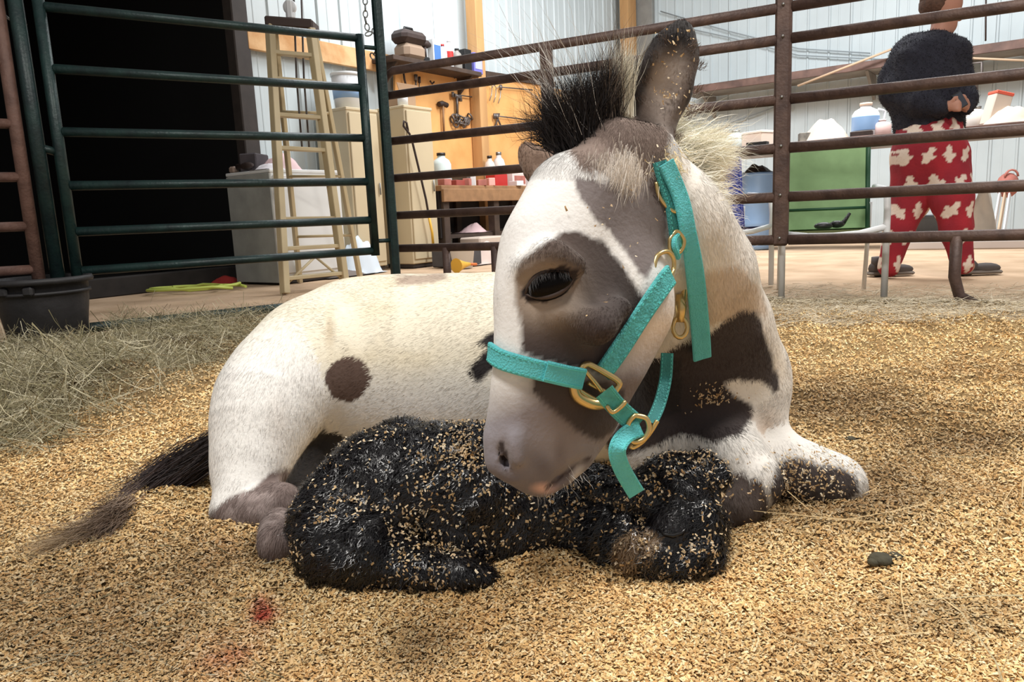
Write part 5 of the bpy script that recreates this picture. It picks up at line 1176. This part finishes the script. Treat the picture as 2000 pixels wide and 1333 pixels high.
# folded foreleg, neck, head
F.chain([(1140,1010,1.12,82),(1190,1045,1.08,66),(1215,1060,1.065,52)],k=0.02,grp=1)
F.chain([(1150,992,1.14,74),(1238,990,1.12,50),(1318,964,1.10,70)],k=0.03,grp=1)
F.chain([(1325,968,1.095,72),(1352,1030,1.065,58),(1362,1085,1.04,46)],k=0.02,grp=1)
F.chain([(1362,1085,1.04,46),(1320,1098,1.03,38),(1262,1085,1.03,40)],k=0.018,grp=1)
F.chain([(1262,1082,1.03,40),(1238,1075,1.03,32)],k=0.015,grp=4)
F.chain([(1312,1032,1.045,40)],k=0.02,grp=5)
F.chain([(1262,1015,1.02,20),(1290,1000,1.015,14)],k=0.02,carve=True)
F.chain([(1236,1098,0.998,5),(1240,1086,0.998,5)],k=0.008,carve=True)
F.chain([(1395,930,1.10,30),(1375,905,1.11,24)],k=0.02,grp=1)
# ear laid back along the neck
EFS = (at(1220,925,1.08),np.array([0.1,-0.9,0.42])/math.sqrt(0.01+0.81+0.1764),0.4)
F.chain([(1285,968,1.06,20),(1230,962,1.06,24),(1175,952,1.07,17),(1140,946,1.08,8)],k=0.012,grp=1,squash=EFS)
FV,FQ,FG = F.mesh(2); del F
FN = vnormals(FV,FQ)
# matted wet ridges
Pn = FV*np.array([1.0,1.0,0.35]); rid = fbm(Pn+0.15*fbm(FV,14,3)[:,None],55.0,61,2)-0.5
bare = ((FG==2)|(FG==5)|(FG==3))
FV = FV+FN*(rid*np.where(bare,0.002,0.016))[:,None]; FN = vnormals(FV,FQ)
print('foal verts', len(FV), __import__('time').time()-t0_)
n1 = fbm(FV,30,71)[:,None]
fc_ = mix(C_(14,13,15), C_(26,24,26), n1); fc_[FG==3] = C_(62,56,52); fc_[FG==4] = C_(118,96,74); fc_[FG==5] = C_(28,26,30); fc_[FG==2] = C_(32,29,31)
u,v,z = project(FV); brown = np.exp(-(((u-1258)/32)**2+((v-1082)/30)**2)**2)[:,None]; fc_ = mix(fc_, C_(112,92,72), brown*0.9)
forg = np.array([*gxy(950,1060),0.0])
M_FOAL = mat('foal_wet_coat', (28,26,28), 0.38, attr='Col', spec=0.5, bump=0.7, bscale=120, stretch=(1,1,0.4))
foal = mesh_np('foal', FV, FQ, M_FOAL, cols=fc_, origin=forg); tag(foal, 'newborn black foal, wet, curled up below the donkey\'s muzzle', 'foal')
ffc = FV[FQ].mean(1); ffn = FN[FQ].mean(1); fw = (CAM-ffc); fd = np.linalg.norm(fw,axis=1); ff = (ffn*fw).sum(1)/fd; gf = FG[FQ[:,0]]
wt = np.where(ff>-0.2,1.0,0.1)*np.where(gf==5,0.1,1.0)
P,fi = sample_surface(FV,FQ,60000,wt); N = ffn[fi]/np.linalg.norm(ffn[fi],axis=1,keepdims=True)
D = np.tile(np.array([[-0.25,-0.1,-1.0]]),(len(P),1)); D = D+(fbm(P,12,81)[:,None]-0.5)*np.array([4.5,0.5,1.5])+rng.normal(0,0.25,P.shape); D = D-N*(D*N).sum(1,keepdims=True); D /= np.linalg.norm(D,axis=1,keepdims=True)+1e-9
V,Fc,ix = strands(P-N*0.001, D+N*0.25, N, rng.uniform(0.012,0.030,len(P)), 0.0021, 3, bend=-N*0.3, curl=0.28)
g_ = gf[fi]; hc = np.tile(C_(24,22,25),(len(P),1))*rng.uniform(0.4,1.5,(len(P),1)); hc[g_==4] = C_(120,98,74)
o = mesh_np('wet_curls', V, Fc, mat('foal_wet_hair',(26,24,26),0.27,attr='Col',spec=0.5), parent=foal, cols=hc[ix]); tag(o, kind='stuff')
# closed eye: a lid crease
ce = bvh2 = BVHTree.FromPolygons([tuple(v) for v in FV],[tuple(map(int,q)) for q in FQ])
def fsurf(px,py):
    r = ray(px,py); L = np.linalg.norm(r); h = bvh2.ray_cast(Vector(CAM),Vector(r/L),4.0)
    return (None,None) if h[0] is None else (np.array(h[0]),np.array(h[1]))
pts = [fsurf(x,y)[0] for x,y in ((1286,1034),(1298,1044),(1314,1047),(1330,1042),(1340,1032))]
MB().tube([p+np.array([0,-0.001,0.0]) for p in pts if p is not None],[0.0015,0.003,0.0035,0.003,0.0015],8).build('closed_eyelid', mat('foal_lid',(20,18,20),0.3), foal)
# shavings stuck to the foal
u,v,z = project(ffc); dens = 0.25+2.2*np.clip(fbm(ffc,16,91)-0.45,0,1)*3
dens = dens*np.where(np.hypot((u-680)/80,(v-1080)/70)<1,0.12,1)*np.where(np.hypot((u-1190)/60,(v-1045)/60)<1,0.25,1)*np.where(gf==2,0.05,1)*np.where(gf==5,0.03,1)
dens = dens*(1+1.8*np.exp(-(((u-920)/90)**2+((v-880)/40)**2))+1.6*np.exp(-(((u-1365)/40)**2+((v-1060)/70)**2))+1.0*np.exp(-(((u-1120)/40)**2+((v-1020)/50)**2)))*np.where(ff>-0.1,1,0.3)
PALE = np.array([lin(c) for c in ((226,200,160),(204,174,130),(240,224,196),(182,148,104),(214,186,150))])
P,fi = sample_surface(FV,FQ,3800,dens); N = ffn[fi]/np.linalg.norm(ffn[fi],axis=1,keepdims=True)
V,Q = chips(P+N*0.0045,N,0.0024+0.0052*rng.random(len(P))**1.8,rng.uniform(0.0018,0.0042,len(P)),0.5)
M_CHIP = mat('wood_chip', (220,190,140), 0.8, attr='Col', spec=0.25)
o = mesh_np('stuck_shavings', V, Q, M_CHIP, cols=np.repeat(PALE[rng.integers(0,5,len(P))]*rng.uniform(0.6,1.05,(len(P),1)),4,0), smooth=False, origin=forg); tag(o,'pale wood shavings stuck all over the wet black foal','wood shavings',kind='stuff')
# shavings on the donkey: ear, cheek, chest, folded knees
u,v,z = project(fc); G4 = fg; dn_ = np.zeros(len(fc))
def blob(cx,cy,rx,ry,w,gs=None):
    global dn_
    q = w*np.exp(-(((u-cx)/rx)**2+((v-cy)/ry)**2)); dn_ = dn_ + (q if gs is None else q*np.isin(G4,gs))
blob(1305,190,45,80,1.0,[EAR]); blob(1320,70,25,25,0.8,[EAR]); blob(1385,785,34,34,4.0,[BODY,NECK]); blob(1240,370,60,70,0.35,[HEAD,NECK]); blob(1200,560,70,120,0.06,[HEAD]); blob(1580,940,75,45,5.0,[FORE,BODY]); blob(1455,970,45,40,1.6,[FORE]); blob(1290,330,20,20,2.5)
dn_ = dn_*(facing>0.05)*np.clip(fbm(fc,30,95)*2.4-0.7,0,2)
P,fi = sample_surface(DV,DQ,950,dn_); N = fn[fi]/np.linalg.norm(fn[fi],axis=1,keepdims=True)
V,Q = chips(P+N*0.006,N,0.0022+0.006*rng.random(len(P))**2,rng.uniform(0.0015,0.0035,len(P)),0.4)
o = mesh_np('clinging_shavings', V, Q, M_CHIP, cols=np.repeat(PALE[rng.integers(0,5,len(P))]*rng.uniform(0.7,1.05,(len(P),1)),4,0), smooth=False, origin=dorg); tag(o,'pale shavings clinging to the donkey\'s ear, chest and folded forelegs','wood shavings',kind='stuff')
# ================================================================ bedding
def bedmesh():
    ys = [0.35]
    while ys[-1] < 5.2: ys.append(ys[-1]+max(0.010,0.0085*ys[-1]))
    ys = np.array(ys); xs = np.concatenate([np.arange(-4.2,-1.6,0.05),np.arange(-1.6,1.8,0.0125),np.arange(1.8,4.4,0.05)])
    X,Y = np.meshgrid(xs,ys,indexing='ij'); Z = hgt(X,Y); V = np.stack([X,Y,Z],-1).reshape(-1,3)
    i = np.arange(len(xs)*len(ys)).reshape(len(xs),len(ys)); Q = np.stack([i[:-1,:-1],i[1:,:-1],i[1:,1:],i[:-1,1:]],-1).reshape(-1,4)
    c = V[Q].mean(1); Q = Q[c[:,2]>-0.02]; return V,Q
BVv,BQ = bedmesh()
def bedcol(P, base=False):
    u,v,z = project(P); n = len(P); f1 = fbm(P*np.array([1,1,0]),5.0,101)[:,None]; f2 = fbm(P*np.array([1,1,0]),22.0,111)[:,None]
    yel = C_(234,198,142); dark = C_(190,154,106); c = mix(yel,dark,np.clip((f1-0.42)*3.2,0,1)*0.85); c = mix(c,C_(206,152,92),np.clip((f2-0.5)*3,0,1)*0.4)
    brown_zone = np.exp(-(((u-1650)/230)**2+((v-960)/75)**2))+np.exp(-(((u-820)/90)**2+((v-1270)/60)**2))*0.8+1.0*np.exp(-(((u-1620)/200)**2+((v-790)/45)**2))+0.8*np.exp(-(((u-1900)/160)**2+((v-860)/40)**2))+0.6*np.exp(-(((u-1850)/180)**2+((v-1200)/60)**2))+1.0*np.exp(-(((u-180)/360)**2+((v-1210)/170)**2))+0.5*np.exp(-(((u-480)/160)**2+((v-1090)/60)**2))  # browner zones: damp at lower left, darker patches elsewhere
    c = mix(c,C_(140,112,78),np.clip(brown_zone*1.15,0,0.92)[:,None]*np.clip(0.5+f2,0,1))
    blood = np.clip(1.2*np.exp(-(((u-512)/26)**2+((v-1195)/36)**2))+0.55*np.exp(-(((u-440)/75)**2+((v-1285)/42)**2))+0.35*np.exp(-(((u-430)/30)**2+((v-1060)/16)**2)),0,1)[:,None]*np.clip((f2-0.25)*2.2,0,1)
    c = mix(c,C_(150,64,48),blood)
    hay = np.clip((620-u)/200,0,1)*np.clip((860-(u-0)*0.18-v)/110+0.3*(f1[:,0]-0.5)*4,0,1); hay = np.maximum(hay, np.clip((612-v)/25,0,1)*(u>1300))
    c = mix(c,C_(150,136,108),hay[:,None]*0.85)
    return c
bc = bedcol(BVv)*0.6
M_BED = mat('bedding_base', (150,116,76), 0.95, attr='Col', noise=0.45, nscale=120, bump=1.0, bscale=150, spec=0.1)
o = mesh_np('bedding', BVv, BQ, M_BED, cols=bc); tag(o,'deep mounded bed of golden wood shavings covering the pen floor','bedding',kind='stuff')
# flakes, dense near the camera and thinning with distance
def scatter(n, y0, y1, seed, power=1.6):
    r = np.random.default_rng(seed); y = (y0**(1-power)+(y1**(1-power)-y0**(1-power))*r.random(n))**(1/(1-power)); hw = 0.78*y+0.55; x = (r.random(n)*2-1)*hw; return x,y
def bednorm(x,y):
    e = 0.006; hx = (hgt(x+e,y)-hgt(x-e,y))/(2*e); hy = (hgt(x,y+e)-hgt(x,y-e))/(2*e); N = np.stack([-hx,-hy,np.ones_like(hx)],1); return N/np.linalg.norm(N,axis=1,keepdims=True)
CH = np.array([lin(c) for c in ((246,220,166),(238,204,144),(226,186,126),(252,232,188),(210,170,114),(242,210,156))])
x,y = scatter(620000,0.50,4.2,5,1.75); z = hgt(x,y); kk = z>-0.002; x,y,z = x[kk],y[kk],z[kk]; N = bednorm(x,y)
P = np.stack([x,y,z+0.001+rng.random(len(x))*0.006],1); bcv = bedcol(P); ref = C_(234,198,142)
cc = CH[rng.integers(0,6,len(P))]*(bcv/ref)*rng.uniform(0.84,1.12,(len(P),1))
big = rng.random(len(P))<0.04; sc = np.clip(0.75+0.35*y,1,2.2); L = rng.uniform(0.003,0.0072,len(P))*sc*np.where(big,1.5,1); W = rng.uniform(0.0015,0.0036,len(P))*sc*np.where(big,1.4,1)
V,Q = chips(P,N,L,W,0.34); o = mesh_np('wood_shavings', V, Q, M_CHIP, cols=np.repeat(np.clip(cc,0,1),4,0), smooth=False); tag(o,'loose golden wood shaving flakes strewn over the bedding','wood shavings',kind='stuff')
# hay: greyish green strands at left, chaff along the right panel
M_HAY = mat('hay_strand', (160,150,120), 0.8, attr='Col', spec=0.2)
HAYC = np.array([lin(c) for c in ((176,168,140),(140,132,102),(118,112,84),(198,190,164),(152,140,110),(100,92,70))])
def hay(name, label, n, sampler, Lr, Wd, hh, seed, cols=HAYC, flat=0.35):
    r = np.random.default_rng(seed); x,y = sampler(r,n); z = hgt(x,y); z = np.maximum(z,-0.005)+r.random(len(x))**1.5*hh
    a = r.random(len(x))*6.283; D = np.stack([np.cos(a),np.sin(a)*0.8,r.normal(0,flat,len(x))],1); Nn = np.stack([r.normal(0,.5,len(x)),r.normal(0,.5,len(x))-0.5,np.ones(len(x))],1); Nn /= np.linalg.norm(Nn,axis=1,keepdims=True)
    L = r.uniform(*Lr,len(x)); P = np.stack([x,y,z],1)-D*L[:,None]*0.5; P[:,2] = np.maximum(P[:,2],z*0+hgt(P[:,0],P[:,1])+0.001)
    V,Fc,ix = strands(P,D,Nn,L,Wd,3,bend=r.normal(0,0.3,(len(x),3))*np.array([1,1,0.5]))
    V[:,2] = np.maximum(V[:,2],0.0)
    o = mesh_np(name,V,Fc,M_HAY,cols=(cols[r.integers(0,len(cols),len(x))]*r.uniform(0.75,1.1,(len(x),1)))[ix],smooth=False); return tag(o,label,'hay',kind='stuff')
def box_px(x0,x1,y0,y1,edge=None):
    def f(r,n):
        px = r.uniform(x0,x1,n); py = r.uniform(y0,y1,n)
        if edge is not None: k_ = edge(px,py,r); px,py = px[k_],py[k_]
        g = np.array([0.52/1.0]); R = (B@np.stack([(px-1000)/FPX,(py-666.5)/FPX,np.ones_like(px)],0)).T; t = (0.03-CAM[2])/R[:,2]; Q_ = CAM+R*t[:,None]; return Q_[:,0],Q_[:,1]
    return f
hay('hay_pile','grey green hay heaped along the left side in front of the gate',34000,box_px(-260,640,618,900,lambda a,b,r: ~((a>-20)&(a<215)&(b<676)) & (b < 640+ (250*np.clip((560-a)/560,0.12,1))+r.normal(0,22,len(a)))),(0.05,0.17),0.0024,0.075,11,flat=0.6)
hay('hay_pile','thin hay wisps scattered on the shavings at lower left',700,box_px(-100,700,900,1330,lambda a,b,r: r.random(len(a))<np.clip((1.15-a/600),0,1)),(0.03,0.10),0.0013,0.006,12,cols=HAYC*0.62,flat=0.1)
hay('hay_chaff','pale grey hay chaff on the dirt under the right-hand panel',30000,box_px(1300,2700,545,635,lambda a,b,r: np.abs(b-592+r.normal(0,14,len(a)))<34),(0.03,0.11),0.0028,0.015,13,cols=np.array([lin(c) for c in ((206,192,164),(178,162,136),(150,134,110),(214,204,182))]),flat=0.12)
hay('straw_wisps','few long pale straw stalks on the shavings at right',70,box_px(1500,2000,700,1320),(0.06,0.20),0.0022,0.02,14,cols=np.array([lin((206,180,136)),lin((170,140,100)),lin((190,176,140))]),flat=0.08)
# dark damp clods on the right
for px,py,r,lab in ((1722,1098,0.017,'small greenish dark dung clod on the shavings at right'),(1662,860,0.012,'small dark clod behind the folded foreleg')):
    q = ground(px,py)
    for _ in range(8): q = ground(px,py,0.5*q[2]+0.5*float(hgt(q[0],q[1])))
    m = MB(); m.ball(q+np.array([0,0,r*0.25]),(r*1.0,r,r*0.4),12); m.ball(q+np.array([r*1.1,r*0.3,r*0.2]),(r*0.8,r*0.8,r*0.35),10); m.ball(q+np.array([-r*0.8,-r*0.3,r*0.15]),(r*0.5,r*0.5,r*0.3),10); o = m.build('dung_clod', mat('dung',(72,68,52),0.9,noise=0.5,nscale=60,bump=0.6), origin=q); tag(o,lab,'clod')
# floor wear: hay dust beyond the pen is left to the dirt material

# ================================================================ the person
FZ = 4.78
pg = ground(1810,545); t0_ = __import__('time').time()
F = Field((1.9,4.2,-0.02),(4.0,5.5,2.1),0.011)
SK,SW,TR = 1,2,3
Pz = lambda x,y,r,dz=0: (x,y,FZ+dz,r)
# bare body under the clothes: head, neck, hands (one surface), legs
F.chain([Pz(1842,18,25),Pz(1845,38,22)],k=0.03,grp=1); F.chain([Pz(1838,4,31),Pz(1846,8,30)],k=0.04,grp=1); F.chain([Pz(1854,52,13),Pz(1850,58,13)],k=0.03,grp=1)   # skull, face, chin
F.chain([Pz(1868,28,5),Pz(1874,36,6)],k=0.015,grp=1); F.chain([Pz(1818,26,5,0.0),Pz(1818,33,5)],k=0.01,grp=1)   # nose, ear
F.chain([Pz(1838,50,16),Pz(1826,85,19)],k=0.03,grp=1)
F.chain([Pz(1816,110,40),Pz(1812,180,44),Pz(1812,250,44)],k=0.05,grp=1)
F.chain([Pz(1780,105,16,0.12),Pz(1752,170,14,0.1),Pz(1800,205,12,-0.12),Pz(1845,210,11,-0.22)],k=0.02,grp=1)
F.chain([Pz(1868,110,16),Pz(1878,165,14,0),Pz(1884,205,12,-0.15)],k=0.02,grp=1)
F.chain([Pz(1850,208,11,-0.24),Pz(1862,206,10,-0.26)],k=0.01,grp=1); F.chain([Pz(1886,212,10,-0.2),Pz(1882,200,10,-0.22)],k=0.01,grp=1)
for i in range(4):
    F.chain([Pz(1863,200+i*5,4,-0.27),Pz(1872,198+i*5.5,3.6,-0.29),Pz(1878-i,202+i*5,3.2,-0.28)],k=0.004,grp=1)
    F.chain([Pz(1884,196+i*5,4,-0.24),Pz(1878,193+i*5,3.4,-0.27),Pz(1873,196+i*5,3.2,-0.27)],k=0.004,grp=1)
F.chain([Pz(1856,202,4.4,-0.27),Pz(1864,192,3.6,-0.29),Pz(1871,188,3.2,-0.29)],k=0.004,grp=1); F.chain([Pz(1888,200,4.4,-0.24),Pz(1884,188,3.4,-0.27),Pz(1878,186,3.2,-0.28)],k=0.004,grp=1)
F.chain([Pz(1795,280,34,0.03),Pz(1775,390,26,0.1),Pz(1742,500,17,0.12),Pz(1732,522,14,0.12)],k=0.03,grp=1)
F.chain([Pz(1835,280,34,-0.02),Pz(1852,390,26,-0.1),Pz(1880,495,17,-0.1),Pz(1888,520,14,-0.1)],k=0.03,grp=1)
V,Q,G = F.mesh(2); Nn = vnormals(V,Q)
M_SKIN = mat('skin', (178,128,108), 0.6, noise=0.08, subs=0.05)
person = mesh_np('person', V, Q, M_SKIN, origin=pg); tag(person,'person in black sweater and red patterned trousers walking behind the panel','person')
# sweater
F = Field((1.9,4.2,0.6),(4.0,5.5,2.1),0.011)
F.chain([Pz(1824,108,38),Pz(1812,128,62,0.02),Pz(1806,180,64,0.02),Pz(1812,235,60,0.02)],k=0.05); F.chain([Pz(1790,112,42,0.08),Pz(1850,112,36,-0.04)],k=0.05)
F.chain([Pz(1782,112,42,0.12),Pz(1756,155,36,0.14),Pz(1752,180,30,0.08),Pz(1800,200,25,-0.14),Pz(1838,210,18,-0.22)],k=0.04)
F.chain([Pz(1858,108,36,-0.04),Pz(1872,150,24,-0.06),Pz(1888,195,19,-0.16),Pz(1888,212,15,-0.19)],k=0.035)
F.chain([Pz(1812,240,58,0.02),Pz(1820,252,56,0.02)],k=0.03)
F.chain([Pz(1826,84,24),Pz(1832,82,22)],k=0.02)
V2,Q2,_ = F.mesh(2); V2 = V2+vnormals(V2,Q2)*((fbm(V2*np.array([1,1,0.5]),9,131)-0.5)*0.03)[:,None]; N2 = vnormals(V2,Q2)
sw = mesh_np('sweater', V2, Q2, mat('black_fleece',(34,34,46),0.95,noise=0.3,nscale=40,bump=0.5,bscale=120), parent=person); sw['label'] = 'black fuzzy sweater'
P,fi = sample_surface(V2,Q2,9000); Nf = N2[Q2[fi]].mean(1); Vs,Fs,ix = strands(P,Nf+rng.normal(0,0.6,P.shape),np.cross(Nf,rng.normal(0,1,P.shape)),rng.uniform(0.006,0.016,len(P)),0.003,2)
o = mesh_np('sweater_fuzz',Vs,Fs,mat('black_fuzz',(30,30,42),0.95),parent=sw); o['kind'] = 'stuff'
# trousers
F = Field((1.9,4.2,0.0),(4.0,5.5,1.3),0.011)
F.chain([Pz(1815,255,60,0.02),Pz(1815,300,66,0.02)],k=0.04)
F.chain([Pz(1796,310,50,0.04),Pz(1777,390,36,0.1),Pz(1754,450,26,0.12),Pz(1736,522,20,0.12)],k=0.04)
F.chain([Pz(1842,310,50,-0.02),Pz(1860,390,36,-0.1),Pz(1868,450,28,-0.1),Pz(1880,516,21,-0.1)],k=0.04)
V3,Q3,_ = F.mesh(2); del F; N3 = vnormals(V3,Q3); V3 = V3+N3*((fbm(V3*np.array([1,1,0.4]),10,141)-0.5)*0.03)[:,None]; N3 = vnormals(V3,Q3)
# printed pattern: irregular cream blots on red cloth
a_ = np.arctan2(V3[:,1]-pg[1],V3[:,0]-pg[0]); uu = V3[:,0]; sx_, sy_ = 0.108,0.17
row = np.floor(V3[:,2]/sy_); fx = uu/sx_+0.5*(row%2); cx_ = np.floor(fx); rx_ = (fx-cx_-0.5)*sx_; rz_ = (V3[:,2]/sy_-row-0.5)*sy_
hsh = np.sin(cx_*12.9898+row*78.233)*43758.5; hsh = hsh-np.floor(hsh); rot_ = (hsh-0.5)*1.2; xx = rx_*np.cos(rot_)-rz_*np.sin(rot_); zz = rx_*np.sin(rot_)+rz_*np.cos(rot_)
wn = (vnoise(V3,40,151)-0.5)*0.01
blob_ = (np.hypot(xx/0.021,(zz+0.012)/0.042)<1+wn*20)|(np.hypot((xx-0.004)/0.017,(zz-0.034)/0.020)<1)|(np.hypot((xx+0.022)/0.014,(zz-0.002)/0.012)<1)|(np.hypot((xx-0.022)/0.014,(zz+0.006)/0.012)<1)
tcols = np.where(blob_[:,None],C_(222,204,190),mix(C_(168,34,46),C_(120,28,44),fbm(V3,9,5)[:,None]))
tr = mesh_np('trousers', V3, Q3, mat('red_cloth',(170,36,48),0.9,attr='Col',bump=0.3,bscale=60), parent=person, cols=tcols); tr['label'] = 'red pyjama trousers with a cream blot pattern'
# hair and shoes
hc_ = at(1838,2,FZ); m = MB(); m.ball(hc_+np.array([-0.015,0,0.02]),(0.112,0.115,0.10),18); m.ball(hc_+np.array([-0.05,0.0,-0.02]),(0.08,0.105,0.085),14); m.build('hair', mat('brown_hair',(94,66,52),0.8,noise=0.4,nscale=50,bump=0.6), person)
def shoe(px,py,dirx,name='shoe'):
    g = ground(px,py,0.0); d = np.array([dirx,-0.12,0.0]); d /= np.linalg.norm(d); s_ = np.array([-d[1],d[0],0]); ax=(d,s_,np.array([0,0,1.0]))
    m = MB(); m.box(g+np.array([0,0,0.012]),(0.29,0.10,0.024),ax,bev=0.01); so = m.build('sole', mat('shoe_sole',(120,112,104),0.8), person)
    m = MB(); m.ball(g+np.array([0,0,0.045])-d*0.065,(0.078,0.047,0.058),16,ax=ax); m.ball(g+np.array([0,0,0.035])+d*0.055,(0.095,0.048,0.036),16,ax=ax); m.tube([g-d*0.075+np.array([0,0,0.05]),g-d*0.078+np.array([0,0,0.125])],[0.05,0.045],14); m.build('shoe', mat('grey_shoe',(84,78,76),0.8,noise=0.2), person)
shoe(1738,537,0.9); shoe(1906,535,0.95)
# what the hands hold
q = at(1874,196,FZ-0.285); t = thing('handheld_phone', 'small dark phone held in the person\'s hands', 'phone', q)
m = MB(); m.box(q,(0.06,0.012,0.10),((0.8,-0.2,0.5),(0.24,0.97,0),(-0.5,0.1,0.86)),bev=0.004); m.build('case', M_BLACK, t); m = MB(); m.box(q-np.array([0.001,0.008,0]),(0.052,0.003,0.088),((0.8,-0.2,0.5),(0.24,0.97,0),(-0.5,0.1,0.86))); m.build('screen', mat('phone_screen',(60,64,74),0.15), t)
print('total script geometry done')
